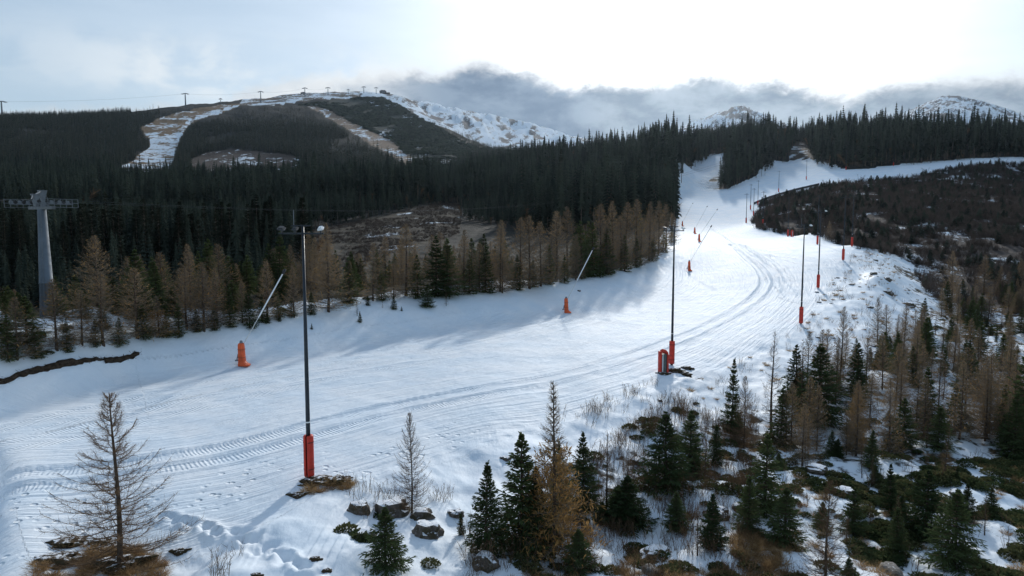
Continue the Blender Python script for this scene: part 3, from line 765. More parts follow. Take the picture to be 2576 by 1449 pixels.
for k in range(4):      # spruces, middle distance (unit height 6 m)
    h = 6.0; proto(('spruce', k), spruce_crown(400 + k, h, 1.45 + 0.15 * k, 26, 7, 13, 0.06, 0.02, droop=0.2).mesh('crown', [M_SPRUCE, M_BARK]), trunk_mesh('trunk', h, 0.11, 420 + k))
for k in range(4):      # tall forest spruces (unit height 24 m)
    h = 24.0; proto(('tall_spruce', k), spruce_crown(500 + k, h, 2.5 + 0.25 * k, 34, 7, 9, 0.16, (0.10, 0.22, 0.14, 0.34)[k], power=0.72, droop=0.45).mesh('crown', [M_SPRUCEFAR, M_BARK]), trunk_mesh('trunk', h, 0.26, 520 + k, M_BARKPALE, 0.012))

UNIT = {'young_spruce': 3.0, 'bare_larch': 5.0, 'slender_larch': 5.0, 'golden_larch': 5.0, 'dry_larch': 7.0, 'spruce': 6.0, 'tall_spruce': 24.0}
NVAR = {'young_spruce': 4, 'bare_larch': 4, 'slender_larch': 2, 'golden_larch': 2, 'dry_larch': 4, 'spruce': 4, 'tall_spruce': 4}
NAME = {'young_spruce': 'young_spruce', 'bare_larch': 'larch_tree', 'slender_larch': 'larch_tree', 'golden_larch': 'larch_tree', 'dry_larch': 'larch_tree', 'spruce': 'spruce_tree', 'tall_spruce': 'spruce_tree'}

_SRC = {}
def tree(kind, x, y, h, label, group=None, var=None, z=None, lean=0.03, wide=1.0):
    """one tree: an empty at the foot of the trunk with trunk and crown"""
    var = random.randrange(NVAR[kind]) if var is None else var
    crown, trunk = PROTO[(kind, var)]
    if z is None: z = float(gz(x, y)[0]) - 0.04
    s = h / UNIT[kind]
    o = bpy.data.objects.new(NAME[kind], None); COL.objects.link(o); o.empty_display_size = 0.2
    o.location = (x, y, z); o.scale = (s * wide, s * wide, s)
    o.rotation_euler = (random.uniform(-lean, lean), random.uniform(-lean, lean), random.uniform(0, 6.28))
    tag(o, label, 'spruce' if 'spruce' in kind else 'larch', group)
    src = _SRC.get((kind, var))
    for nm, me in (('trunk', trunk), ('crown', crown)):
        c = bpy.data.objects.new(nm, me) if src is None else src[nm].copy()
        COL.objects.link(c); c.parent = o
        _SRC.setdefault((kind, var), {})[nm] = c
    if src is None: pass
    return o

def tree_px(kind, X, Yb, Yt, label, group=None, var=None, wide=1.0, lean=0.02):
    x, y, z = ground_hit(X, Yb, gz)
    zt = at_depth(X, Yt, y)[2]
    return tree(kind, x, y, zt - z, label, group, var, z - 0.03, lean, wide)

# ------------------------------------------------------------------ materials of built things
M_POLE = simple_mat('dark_blue_steel', (0.018, 0.026, 0.036), 0.45, 0.5, 0.3, 0.2)
M_GALV = simple_mat('galvanised_steel', (0.19, 0.21, 0.23), 0.6, 0.3, 0.2, 0.18, 3)
M_MASTS = simple_mat('weathered_mast_steel', (0.155, 0.185, 0.215), 0.7, 0.2, 0.0, 0.2, 0.7)
M_PAD = simple_mat('red_padding', (0.55, 0.045, 0.028), 0.6, 0.35, 0, 0.22, 3)
M_PADO = simple_mat('orange_padding', (0.66, 0.105, 0.03), 0.6, 0.35, 0, 0.2, 3)
M_STRAP = simple_mat('webbing_strap', (0.05, 0.02, 0.02), 0.8)
M_WHITE = simple_mat('white_enamel', (0.75, 0.77, 0.78), 0.45, 0.5, 0, 0.08)
M_LAMP = simple_mat('lamp_housing', (0.05, 0.055, 0.06), 0.6, 0.3, 0.0, 0.1)
M_ALU = simple_mat('bare_aluminium', (0.62, 0.62, 0.60), 0.4, 0.6, 0.4, 0.1)
M_BLACK = simple_mat('black_fitting', (0.02, 0.02, 0.022), 0.5, 0.4)
M_CABLE = simple_mat('wire_rope', (0.05, 0.06, 0.07), 0.7, 0.2, 0.0)
M_CAB = simple_mat('grey_cabinet_paint', (0.10, 0.115, 0.11), 0.6, 0.3)
M_SOIL = simple_mat('turf_and_soil', (0.040, 0.029, 0.020), 0.95, 0.1, 0, 0.6, 5)
M_HUT = simple_mat('dark_timber', (0.05, 0.045, 0.045), 0.8, 0.2)

def c_profile(r_in, r_out, gap, z0, z1, n=22, ang0=0.0, segs=1):
    """a padded sleeve open along one side"""
    b = MB(); a0, a1 = ang0 + gap / 2, ang0 + 2 * math.pi - gap / 2
    loop = []
    for k in range(n + 1):
        a = a0 + (a1 - a0) * k / n; loop.append((math.cos(a) * r_out, math.sin(a) * r_out))
    ro = (r_out + r_in) / 2; th = (r_out - r_in) / 2
    for k in range(1, 4):
        q = math.pi * k / 4; loop.append((math.cos(a1) * (ro + math.cos(q) * th) - math.sin(a1) * math.sin(q) * th, math.sin(a1) * (ro + math.cos(q) * th) + math.cos(a1) * math.sin(q) * th))
    for k in range(n, -1, -1):
        a = a0 + (a1 - a0) * k / n; loop.append((math.cos(a) * r_in, math.sin(a) * r_in))
    for k in range(1, 4):
        q = math.pi - math.pi * k / 4; loop.append((math.cos(a0) * (ro + math.cos(q) * th) + math.sin(a0) * math.sin(q) * th, math.sin(a0) * (ro + math.cos(q) * th) - math.cos(a0) * math.sin(q) * th))
    zs_ = [(z0, 0.90), (z0 + 0.05, 1.0)]
    for i in range(segs):
        za = z0 + (z1 - z0) * (i + 1) / segs
        if i < segs - 1: zs_ += [(za - 0.03, 1.0), (za, 0.965), (za + 0.03, 1.0)]
    zs_ += [(z1 - 0.05, 1.0), (z1, 0.90)]
    N = len(loop)
    for z, s in zs_:
        for x, y in loop:
            b.v.append(Vector((x * s, y * s, z)))
    for i in range(len(zs_) - 1):
        for j in range(N):
            k = (j + 1) % N; b.f.append((i * N + j, i * N + k, (i + 1) * N + k, (i + 1) * N + j)); b.m.append(0)
    b.f.append(tuple(range(N - 1, -1, -1))); b.m.append(0)
    b.f.append(tuple((len(zs_) - 1) * N + j for j in range(N))); b.m.append(0)
    return b

def floodlight_mast(x, y, z, label, H=12.2, pad_rz=-0.9, lamp_rz=0.0, full=True, snowy=False, padz=(0.12, 2.15), gap=0.9, thick=1.0):
    t = thing('floodlight_mast', label, 'floodlight mast', (x, y, z), 0, 'floodlight masts along the piste')
    b = MB(); b.tube([(0, 0, -0.5), (0, 0, H * 0.45), (0, 0, H)], [0.115 * thick, 0.095 * thick, 0.055 * thick], 12); b.build('pole', M_POLE, t, True)
    b = MB(); b.tube([(0, 0, 2.78), (0, 0, 2.84)], [0.116 * thick, 0.116 * thick], 12); b.build('marker_band', M_WHITE, t)
    p = c_profile(0.135 * thick, 0.245 * thick, gap, padz[0], padz[1], segs=3).build('padding', M_PAD, t, True); p.rotation_euler = (0, 0, pad_rz)
    for zz in (padz[0] + 0.35, padz[1] - 0.35):
        c_profile(0.235 * thick, 0.256 * thick, gap + 0.06, zz, zz + 0.06).build('strap', M_STRAP, p)
    R = Matrix.Rotation(lamp_rz, 4, 'Z')
    b = MB(); b.box((-1.15, -0.035, H - 0.42), (0.98, 0.035, H - 0.34), 0, R); b.box((-0.55, -0.03, H - 0.04), (0.35, 0.03, H + 0.02), 0, R); b.build('crossarm', M_POLE, t)
    if full:
        b = MB(); b.tube([R @ Vector((-0.42, 0, H - 0.34)), R @ Vector((-0.42, 0, H + 0.72))], 0.018, 6); b.build('aerial', M_GALV, t)
        for (xa, tilt, wd) in ((-1.0, 0.12, 0.17), (-0.35, 0.08, 0.12), (0.86, -0.16, 0.13)):
            MM = R @ Matrix.Translation((xa, -0.05, H - 0.16)) @ Matrix.Rotation(tilt, 4, 'Y') @ Matrix.Rotation(0.35, 4, 'X')
            b = MB(); b.box((-wd, -0.16, -0.03), (wd, 0.16, 0.04), 0, MM); b.box((-wd * 0.6, -0.13, 0.04), (wd * 0.6, 0.13, 0.10), 0, MM)
            l = b.build('floodlight', M_WHITE if xa > 0 else M_LAMP, t)  # right lamp white: a bright reflection put into its colour
            b = MB(); b.box((-0.03, -0.03, -0.26), (0.03, 0.03, -0.05), 0, R @ Matrix.Translation((xa, -0.05, H - 0.16))); b.build('bracket', M_POLE, l)
    return t

def gp(X, Y, D=None):
    if D is None: return ground_hit(X, Y, gz)
    x, y, _ = at_depth(X, Y, D); return (x, y, float(gz(x, y)[0]))

SNOWSIDE = 'piste'
x, y, z = gp(778, 1203); POLE1 = (x, y, z)
floodlight_mast(x, y, z, 'tallest dark floodlight mast with red padding, its foot in a brown soil mound', 12.3, math.radians(-110), 0.0, True, gap=1.0)
x, y, z = gp(1689, 918); POLE2 = (x, y, z)
floodlight_mast(x, y, z, 'dark floodlight mast rising behind the red padded cabinet', 12.2, math.radians(70), 0.35, True, gap=0.7)
x, y, z = gp(2014, 815)
floodlight_mast(x, y, z, 'dark floodlight mast at the snow edge, first one beyond the padded cabinet', 12.3, math.radians(60), 0.2, True, gap=0.6)
x, y, z = gp(2057, 725)
floodlight_mast(x, y, z, 'dark floodlight mast at the snow edge, second one beyond the padded cabinet', 12.3, math.radians(60), 0.2, True, gap=0.6)
x, y, z = gp(2120, 655)
floodlight_mast(x, y, z, 'floodlight mast standing nearest to the stony corner of the piste edge', 12.2, math.radians(60), 0.2, False, gap=0.6)
for X, D, lab in ((2143, 158, 'floodlight mast with its red pad showing against the dark brush, beyond the stony corner'),
                  (2056, 168, 'floodlight mast behind the piste crest, between the stony corner and the padded hydrant'),
                  (1981, 212, 'floodlight mast behind the piste crest, beside the padded hydrant'),
                  (1917, 248, 'floodlight mast at the brush corner where the piste bends uphill'),
                  (1875, 285, 'floodlight mast on open snow, lowest of the thin masts at the brush corner'),
                  (1885, 330, 'floodlight mast on open snow, thin and highest on the piste of the brush corner masts'),
                  (1893, 305, 'thin floodlight mast half hidden by the tip of the brush'),
                  (1903, 345, 'thin floodlight mast just above the tip of the brush'),
                  (1954, 400, 'floodlight mast with crossarm on the upper piste beside the dark net line'),
                  (2022, 440, 'small floodlight mast far up the piste below the tall forest'),
                  (2120, 440, 'small floodlight mast on the snow lane under the forest edge'),
                  (2238, 445, 'faint floodlight mast farthest along the snow lane')):
    x, y, z = at_depth(X, 600, D); z = float(gz(x, y)[0])
    floodlight_mast(x, y, z, lab, 12.0, math.radians(-60), 0.2, False, gap=0.5, thick=1.0 if D < 230 else 1.15)

def hydrant_cabinet(x, y, z, rz, label, s=1.0):
    t = thing('hydrant_cabinet', label, 'hydrant cabinet', (x, y, z), rz, 'padded hydrant cabinets')
    b = MB(); b.box((-0.20, -0.16, 0.02), (0.20, 0.22, 1.62)); b.build('cabinet', M_CAB, t)
    b = MB(); b.box((-0.17, -0.185, 0.12), (-0.085, -0.163, 1.56)); b.build('door_edge', M_WHITE, t)
    for sx in (-1, 1):
        b = MB(); prof = [(0.24, -0.22), (0.40, -0.18), (0.43, 0.0), (0.40, 0.24), (0.24, 0.30)]
        hts = (0.0, 1.86 if sx < 0 else 1.62)
        n = len(prof)
        for zz in (hts[0], hts[1] - 0.08, hts[1]):
            for (px, py) in prof: b.v.append(Vector((sx * px * (1 if zz < hts[1] else 0.95), py * (1 if zz < hts[1] else 0.9), zz)))
        for i in range(2):
            for j in range(n):
                k = (j + 1) % n; b.f.append((i * n + j, i * n + k, (i + 1) * n + k, (i + 1) * n + j)); b.m.append(0)
        b.f.append(tuple(range(n))); b.m.append(0); b.f.append(tuple(2 * n + j for j in range(n))); b.m.append(0)
        b.build('side_padding', M_PAD, t)
    b = MB(); pts = [(-0.24, 0.04, 1.80), (-0.10, 0.04, 1.90), (0.12, 0.04, 1.84), (0.30, 0.04, 1.66), (0.36, 0.04, 1.5)]
    b.tube(pts, [0.13, 0.15, 0.15, 0.14, 0.10], 8); b.build('top_padding', M_PAD, t, True)
    b = MB(); b.box((-0.24, 0.23, 0.0), (0.24, 0.36, 1.7)); b.build('back_padding', M_PAD, t)
    return t
x, y, z = gp(1668, 938)
hydrant_cabinet(x, y, z, 0.15, 'grey hydrant cabinet wrapped in red padding at the foot of a mast')
x, y, z = at_depth(1992, 600, 205); hydrant_cabinet(x, y, float(gz(x, y)[0]) + 0.1, 0.5, 'small hydrant cabinet with orange padding behind the piste crest')

def snow_lance(x, y, z, top, label, full=True, s=1.0, padh=2.0):
    t = thing('snow_lance', label, 'snow lance', (x, y, z), 0, 'snow lances along the upper bank')
    top = Vector(top) - Vector((x, y, z)); foot = Vector((0.16, 0.06, padh - 0.12)); d = (top - foot)
    b = MB(); b.tube([(0, 0, -0.4), (0, 0, padh + 0.12)], 0.07 * s, 8); b.build('post', M_GALV, t, True)
    b = MB(); b.tube([foot - d.normalized() * 0.8, foot + d * 0.36], [0.036 * s, 0.034 * s], 8); lp = b.build('lower_pipe', M_ALU, t, True)
    b = MB(); b.tube([foot + d * 0.36, foot + d * 0.40, foot + d * 0.985], [0.04 * s, 0.068 * s, 0.058 * s], 8); up = b.build('upper_pipe', M_WHITE, t, True)
    b = MB(); b.tube([foot + d * 0.975, foot + d * 1.0, top + d.normalized() * 0.30], [0.06 * s, 0.14 * s, 0.10 * s], 10); b.build('nozzle_head', M_BLACK, t, True)
    # padded cover: a sleeve that flares into a foot towards the piste
    b = MB(); prof = [(-0.30, -0.26), (0.18, -0.34), (0.30, -0.16), (0.30, 0.20), (0.12, 0.32), (-0.24, 0.30), (-0.34, 0.05)]
    rings = [(0.02, 0.94, 0.40), (0.13, 0.96, 0.38), (0.24, 0.90, 0.20), (0.42, 0.84, 0.05), (padh * 0.5, 0.84, 0.0), (padh - 0.35, 0.84, -0.03), (padh - 0.10, 0.80, -0.05), (padh, 0.62, -0.03)]
    n = len(prof)
    for zz, k, fw in rings:
        for i, (px, py) in enumerate(prof):
            ex = fw if px > 0 else fw * 0.15
            b.v.append(Vector((px * k * s + ex * s, py * k * s - (fw * 0.3 if py < 0 else 0), zz)))
    for i in range(len(rings) - 1):
        for j in range(n):
            k = (j + 1) % n; b.f.append((i * n + j, i * n + k, (i + 1) * n + k, (i + 1) * n + j)); b.m.append(0)
    b.f.append(tuple(range(n - 1, -1, -1))); b.m.append(0); b.f.append(tuple((len(rings) - 1) * n + j for j in range(n))); b.m.append(0)
    pad = b.build('padding', M_PADO, t)
    for zz in (0.75, 1.45):
        q = MB(); pr = [(px * 0.925 * s, py * 0.925, zz) for px, py in prof]; q.tube(pr + [pr[0]], 0.016, 4, 0, False); q.build('strap', M_STRAP, pad)
    b = MB(); b.tube([(-0.42, -0.1, 0.45), (-0.36, -0.1, 0.75), (-0.30, -0.05, 1.05)], 0.05, 6); b.tube([(-0.56, -0.1, 0.48), (-0.30, -0.1, 0.5)], 0.07, 8); b.build('valve', M_GALV, t, True)
    b = MB(); b.tube([(-0.02, 0, padh), (-0.02, 0, padh + 0.22)], [0.16 * s, 0.10 * s], 8); b.build('pivot_head', M_GALV, t, True)
    return t

for (X, Y, D, TX, TY, lab, s) in ((609, 920, None, 713, 685, 'orange padded snow lance with pale pipe, nearest one, below the larch row', 1.0),
                                  (1424, 787, None, 1491, 627, 'orange padded snow lance with pale pipe, standing alone in the middle of the bank', 1.0),
                                  (1733, 682, None, 1788, 570, 'red padded snow lance where the piste narrows, lower one of the cluster', 0.9),
                                  (1758, 612, 186, 1803, 528, 'red padded snow lance just above the lower one of the cluster', 0.9),
                                  (1747, 588, 228, 1778, 520, 'red padded snow lance with thin pipe, second from the top of the cluster', 0.9),
                                  (1716, 570, 285, 1742, 512, 'small snow lance at the edge of the tall larches, top of the cluster', 0.9)):
    x, y, z = gp(X, Y, D)
    snow_lance(x, y, z, at_depth(TX, TY, y + 1.5), lab, True, s)

# ------------------------------------------------------------------ ropeway
def chairlift_tower(x, y, z, H, line, label, s=1.0, full=True, r0=1.0, r1=0.5, cat='lift tower'):
    """LINE: bearing of the rope as an angle from +X; crossarm across it"""
    t = thing('lift_tower', label, cat, (x, y, z), line, 'lift towers of the near ropeway' if full else 'lift towers in the forest')
    b = MB(); n = 20; zs_ = [-1.0, 0.0, H * 0.36, H * 0.36 + 0.08, H * 0.36 + 0.16, H - 0.2]
    rad = [r0, r0, r0 + (r1 - r0) * 0.36, (r0 + (r1 - r0) * 0.36) * 1.10, r0 + (r1 - r0) * 0.37, r1]
    b.tube([(0, 0, q) for q in zs_], rad, n); b.build('mast', M_MASTS, t, True)
    L_, A = 2.8 * s, 2.6 * s
    b = MB(); b.box((-0.26, -A, H - 0.2), (0.26, A, H + 0.20)); b.build('crossarm', M_GALV, t)
    for sy in (-1, 1):
        sh = MB()
        sh.box((-L_ * 0.92, sy * A - 0.07, H + 0.42), (L_ * 0.92, sy * A + 0.07, H + 0.62))
        sh_o = sh.build('sheave_beam', M_GALV, t)
        for k in range(10 if full else 4):
            N_ = 10 if full else 4
            cx_ = -L_ * 0.85 + 2 * L_ * 0.85 * k / (N_ - 1)
            q = MB(); q.tube([(cx_, sy * A - 0.10, H + 0.72), (cx_, sy * A + 0.10, H + 0.72)], 0.24 * s, 14); q.build('sheave', M_BLACK if k % 2 else M_GALV, sh_o, False)
        w = MB()
        w.box((-L_, sy * (A + 0.55) - 0.28, H + 0.02), (L_, sy * (A + 0.55) + 0.28, H + 0.07))
        wk = w.build('walkway', M_GALV, t)
        q = MB()
        for k in range(8):
            cx_ = -L_ + 0.03 + (2 * L_ - 0.06) * k / 7
            q.box((cx_ - 0.025, sy * (A + 0.82) - 0.025, H + 0.07), (cx_ + 0.025, sy * (A + 0.82) + 0.025, H + 1.12))
        for zz in (0.6, 1.1): q.box((-L_, sy * (A + 0.85) + 0.005, H + zz - 0.025), (L_, sy * (A + 0.85) + 0.045, H + zz + 0.025))
        q.build('railing', M_GALV, wk)
    # lifting frames on top of the arm
    b = MB()
    for sx, sy, hh in ((-1.15, -0.3 * A, 1.7 * s), (0.55, 0.25 * A, 2.3 * s)):
        b = MB(); z0, z1 = H + 0.2, H + hh
        for (za, zc, wa, wc) in ((z0, z0 + (z1 - z0) * 0.5, 0.22, 0.22), (z0 + (z1 - z0) * 0.5, z1, 0.22, 0.50)):
            i0 = len(b.v); b.v += [Vector((sx + ex * w_, sy + ey * 0.22, zz)) for zz, w_ in ((za, wa), (zc, wc)) for ex, ey in ((-1, -1), (1, -1), (1, 1), (-1, 1))]
            for q_ in ((3, 2, 1, 0), (4, 5, 6, 7), (0, 1, 5, 4), (1, 2, 6, 5), (2, 3, 7, 6), (3, 0, 4, 7)): b.f.append(tuple(i0 + k_ for k_ in q_)); b.m.append(0)
        b.box((sx - 0.5, sy - 0.3, z1), (sx + 0.5, sy + 0.3, z1 + 0.1))
        b.build('lifting_frame', M_GALV, t)
    b = MB(); b.tube([(-1.15, -0.3 * A, H + 1.75 * s), (0.55, 0.25 * A, H + 2.35 * s)], 0.07, 6)
    b.tube([(0.8, 0.25 * A, H + 2.3 * s), (L_ * 0.85, A * 0.9, H + 0.9)], 0.05, 6); b.tube([(-1.4, -0.3 * A, H + 1.7 * s), (-L_ * 0.95, -A * 0.9, H + 1.0)], 0.05, 6)
    b.build('stay', M_GALV, t)
    if full:
        b = MB(); lx = 0.12
        def lp(z_, o): 
            r_ = r0 + (r1 - r0) * z_ / H + 0.16; a = math.radians(-165) - line + math.radians(80)
            return Vector((math.cos(a) * r_ - math.sin(a) * o, math.sin(a) * r_ + math.cos(a) * o, z_))
        for o in (-0.22, 0.22): b.tube([lp(0.5, o), lp(H - 0.4, o)], 0.035, 6)
        for k in range(int(H / 0.4)): b.tube([lp(0.6 + k * 0.4, -0.22), lp(0.6 + k * 0.4, 0.22)], 0.018, 4)
        b.build('ladder', M_GALV, t)
        b = MB(); p0, p1 = lp(H * 0.42, 0.0), lp(H * 0.55, 0.0); o_ = (p0 - Vector((0, 0, p0.z))).normalized() * 0.55
        b.tube([p0, p0 + o_, p1 + o_, p1], 0.04, 6); b.build('ladder_hoop', M_GALV, t)
    return t

TA = at_depth(105, 523, 92); TB = at_depth(1570, 478, 335); TC = at_depth(1964, 352, 640)
LINE = math.atan2(TB[1] - TA[1], TB[0] - TA[0])
zA = float(gz(TA[0], TA[1])[0])
chairlift_tower(TA[0], TA[1], zA, TA[2] - zA, LINE, 'big grey tapered lift tower with sheave crossarm, standing behind the larches', 0.98, True, 0.98, 0.50)
LB = math.atan2(TC[1] - TB[1], TC[0] - TB[0])
zB = float(gz(TB[0], TB[1])[0])
chairlift_tower(TB[0], TB[1], zB, TB[2] - zB, (LINE + LB) / 2, 'grey lift tower whose crossarm shows over the brown larch tops', 1.0, True, 0.8, 0.45)
zC = float(gz(TC[0], TC[1])[0])
chairlift_tower(TC[0], TC[1], zC, max(TC[2] - zC, 15), LB, 'pale lift tower in the notch of the forest above the piste', 1.15, False, 0.85, 0.5)

def rope(p, q, sag, label, r=0.018, group='haul ropes of the near ropeway'):
    b = MB(); p, q = Vector(p), Vector(q); N = 40; o = p.copy()
    b.tube([p.lerp(q, k / N) - Vector((0, 0, sag * 4 * (k / N) * (1 - k / N))) - o for k in range(N + 1)], r, 5)
    m = b.build('haul_rope', M_CABLE, None, True, o); tag(m, label, 'rope', group); return m

def arm_end(T, ang, sy, up=0.98, A=2.6):
    return (T[0] - math.sin(ang) * sy * A, T[1] + math.cos(ang) * sy * A, T[2] + up)
dx_, dy_ = math.cos(LINE) * 2.9, math.sin(LINE) * 2.9
for sy, lab in ((-1, 'near-side'), (1, 'far-side')):
    a = arm_end(TA, LINE, sy); b_ = arm_end(TB, (LINE + LB) / 2, sy); c = arm_end(TC, LB, sy)
    rope((a[0] + dx_, a[1] + dy_, a[2]), b_, 5.0, f'{lab} haul rope sagging from the big grey tower to the larch-top tower')
    rope(b_, c, 4.0, f'{lab} haul rope rising from the larch-top tower to the notch tower', 0.04)
    d = Vector(a) + Vector((-math.cos(LINE), -math.sin(LINE), -0.03)) * 75
    rope((a[0] - dx_, a[1] - dy_, a[2]), d, 1.0, f'{lab} haul rope leaving the big grey tower downhill')

def ridge_tower(X, Yt, Yb, label, wpx=16):
    x, y, z = None, None, None
    D = np.linspace(700, 2600, 400); best = None
    for d in D:                                     # the ridge: where the ground just fills the sight line
        p = at_depth(X, Yb, d); g = float(base_z(p[0], p[1])[0])
        if g >= p[2] - 1.0: best = (p[0], p[1], g); break
    if best is None:
        k = int(np.argmin([at_depth(X, Yb, d)[2] - float(base_z(at_depth(X, Yb, d)[0], d)[0]) for d in D])); p = at_depth(X, Yb, D[k]); best = (p[0], p[1], float(base_z(p[0], p[1])[0]))
    x, y, z = best; ztop = at_depth(X, Yt, y)[2]; H = ztop - z; wd = wpx / F * y / 2
    t = thing('ridge_lift_tower', label, 'lift tower', (x, y, z), 0, 'lift towers along the mountain ridge')
    b = MB(); b.tube([(0, 0, -3), (0, 0, H)], [H * 0.045 + 0.3, H * 0.03 + 0.2], 10); b.build('mast', M_MASTS, t, True)
    b = MB(); b.box((-wd * 0.75, -0.6, H - 0.2), (wd * 0.75, 0.6, H + 0.8)); b.build('crossarm', M_GALV, t)
    for s in (-1, 1):
        b = MB(); b.box((s * wd * 0.75 - wd * 0.28, -2.2, H - 1.6), (s * wd * 0.75 + wd * 0.28, 2.2, H - 0.25)); b.build('sheave_beam', M_GALV, t)
    b = MB(); b.box((-wd * 0.45, -0.4, H + 0.8), (wd * 0.45, 0.4, H + 1.9)); b.build('lifting_frame', M_GALV, t)
    return (x, y, z + H)
RT = []
for X, Yt, Yb, lab, w in ((6, 256, 300, 'dark lift tower at the frame edge, leftmost on the wooded ridge', 26),
                          (467, 236, 272, 'tallest lift tower on the ridge, left of the brown ski run', 18),
                          (656, 231, 256, 'lift tower on the grassy ridge, right of the brown ski run', 14),
                          (767, 222, 244, 'lift tower standing beside the small ridge hut', 13),
                          (825, 221, 240, 'lift tower on the snowy ridge, next after the small hut', 12),
                          (876, 226, 239, 'tiniest lift tower on the snowy ridge, between two larger ones', 7),
                          (915, 219, 237, 'lift tower near the summit, second from the station building', 10),
                          (946, 221, 235, 'lift tower closest to the summit station building', 9),
                          (555, 249, 263, 'tiny lift tower over the top of the brown ski run', 8)):
    RT.append(ridge_tower(X, Yt, Yb, lab, w))
names = ['leftmost tower', 'tallest ridge tower', 'tower right of the ski run', 'tower at the hut', 'tower after the hut']
for i in range(4):
    rope(RT[i], RT[i + 1], 6.0, f'thin rope from the {names[i]} to the {names[i + 1]}', 0.14, 'ropes along the mountain ridge')

def ridge_building(X, Yb, wpx, hpx, label, station):
    D = np.linspace(1500, 2600, 300); e = [abs(at_depth(X, Yb, d)[2] - float(base_z(at_depth(X, Yb, d)[0], d)[0])) for d in D]
    d = D[int(np.argmin(e))]; p = at_depth(X, Yb, d); z = float(base_z(p[0], p[1])[0]) - 1.5
    w = wpx / F * d; h = hpx / F * d
    t = thing('summit_station' if station else 'ridge_hut', label, 'building', (p[0], p[1], z), 0)
    b = MB(); b.box((-w / 2, -w * 0.3, -4), (w / 2, w * 0.3, h * 0.68)); b.build('wall', M_HUT, t)
    b = MB(); o = w * 0.06
    r = [Vector((-w / 2 - o, -w * 0.34, h * 0.66)), Vector((w / 2 + o, -w * 0.34, h * 0.66)), Vector((w / 2 + o, w * 0.34, h * 0.66)), Vector((-w / 2 - o, w * 0.34, h * 0.66)), Vector((-w * 0.3, 0, h + 1)), Vector((w * 0.3, 0, h + 1))]
    b.v += r
    for f in ((0, 1, 5, 4), (2, 3, 4, 5), (1, 2, 5), (3, 0, 4), (3, 2, 1, 0)): b.f.append(f); b.m.append(0)
    b.build('roof', M_BLACK, t)
    if station:
        b = MB(); b.box((w / 2 + 0.05, -w * 0.2, -4), (w * 1.15, w * 0.2, h * 0.30)); b.build('annex', M_HUT, t)
        for k in range(3):
            b = MB(); b.box((-w * 0.36 + k * w * 0.27, -w * 0.3 - 0.12, h * 0.25), (-w * 0.36 + k * w * 0.27 + w * 0.16, -w * 0.3 - 0.02, h * 0.5)); b.build('window', M_GALV, t)
    else:
        b = MB(); b.box((-w * 0.1, -w * 0.3 - 0.12, 0.5), (w * 0.1, -w * 0.3 - 0.02, h * 0.5)); b.build('door', M_GALV, t)
ridge_building(963, 233, 15, 8, 'dark summit station building with low annex at the end of the ridge', True)
ridge_building(763, 236, 12, 6, 'small dark hut beside a lift tower on the ridge', False)

# ------------------------------------------------------------------ soil mounds, turf clods and boulders
def blob(name, mats, r, seed, rough=0.35, freq=1.3, sub=3, flat=1.0, smooth=True):
    me = bpy.data.meshes.new(name)
    import bmesh
    bm = bmesh.new(); bmesh.ops.create_icosphere(bm, subdivisions=sub, radius=1.0)
    from mathutils import noise as mn
    for v in bm.verts:
        p = v.co * freq + Vector((seed * 3.7, seed * 1.3, seed))
        k = 1 + rough * (mn.noise(p) + 0.5 * mn.noise(p * 2.1) + 0.3 * mn.noise(p * 4.3))
        v.co = Vector((v.co.x * r[0], v.co.y * r[1], v.co.z * r[2])) * k
        if flat < 1 and v.co.z > r[2] * flat: v.co.z = r[2] * flat + (v.co.z - r[2] * flat) * 0.3
    bm.to_mesh(me); bm.free()
    for m in mats: me.materials.append(m)
    me.polygons.foreach_set('use_smooth', [smooth] * len(me.polygons)); return me

def stone_mat(name, col, moss, snowcap):
    m, nt = mat(name); t = NT(nt)
    g = t.n('ShaderNodeNewGeometry'); pos = t.n('ShaderNodeTexCoord').outputs['Object']
    n = t.noise(pos, 5.0, 6, 0.65); sp = t.n('ShaderNodeSeparateXYZ'); t.put(sp.inputs[0], g.outputs['Normal'])
    c = t.mix(t.step(0.35, 0.65, n), tuple(v * 0.55 for v in col), col)
    c = t.mix(t.mul(t.step(0.45, 0.6, t.noise(pos, 2.1, 4)), moss), c, (0.05, 0.04, 0.018))
    cap = t.step(0.04, -0.04, t.sub(t.sub(1.52 - snowcap, sp.outputs[2]), t.mul(n, 0.7)))
    cap = t.sub(1.0, t.step(-0.05, 0.05, t.sub(t.sub(1.30 - snowcap, sp.outputs[2]), t.mul(t.sub(n, 0.5), 0.9))))
    c = t.mix(cap, c, (0.82, 0.84, 0.87))
    t.out(principled(t, c, 0.85, 0.2, t.bump(n, 0.6, 0.06)).outputs[0]); return m
M_STONE = stone_mat('lichened_granite', (0.15, 0.125, 0.105), 0.8, 0.42)
M_STONEB = stone_mat('bare_granite', (0.26, 0.24, 0.215), 0.4, 0.20)
M_TURF = stone_mat('earthy_turf', (0.065, 0.042, 0.022), 0.9, 0.30)
STONES = [blob('boulder', [M_STONE], (1, 0.85, 0.75), s, 0.42, 1.2, 3, 0.8, False) for s in (1, 2, 3, 4, 5)]
STONESB = [blob('boulder', [M_STONEB], (1, 0.85, 0.7), s, 0.38, 1.1, 3, 0.8, False) for s in (6, 7, 8)]
CLODS = [blob('soil_clod', [M_TURF], (1, 0.8, 0.55), s, 0.55, 1.5, 4, 0.9, True) for s in (11, 12, 13, 14)]

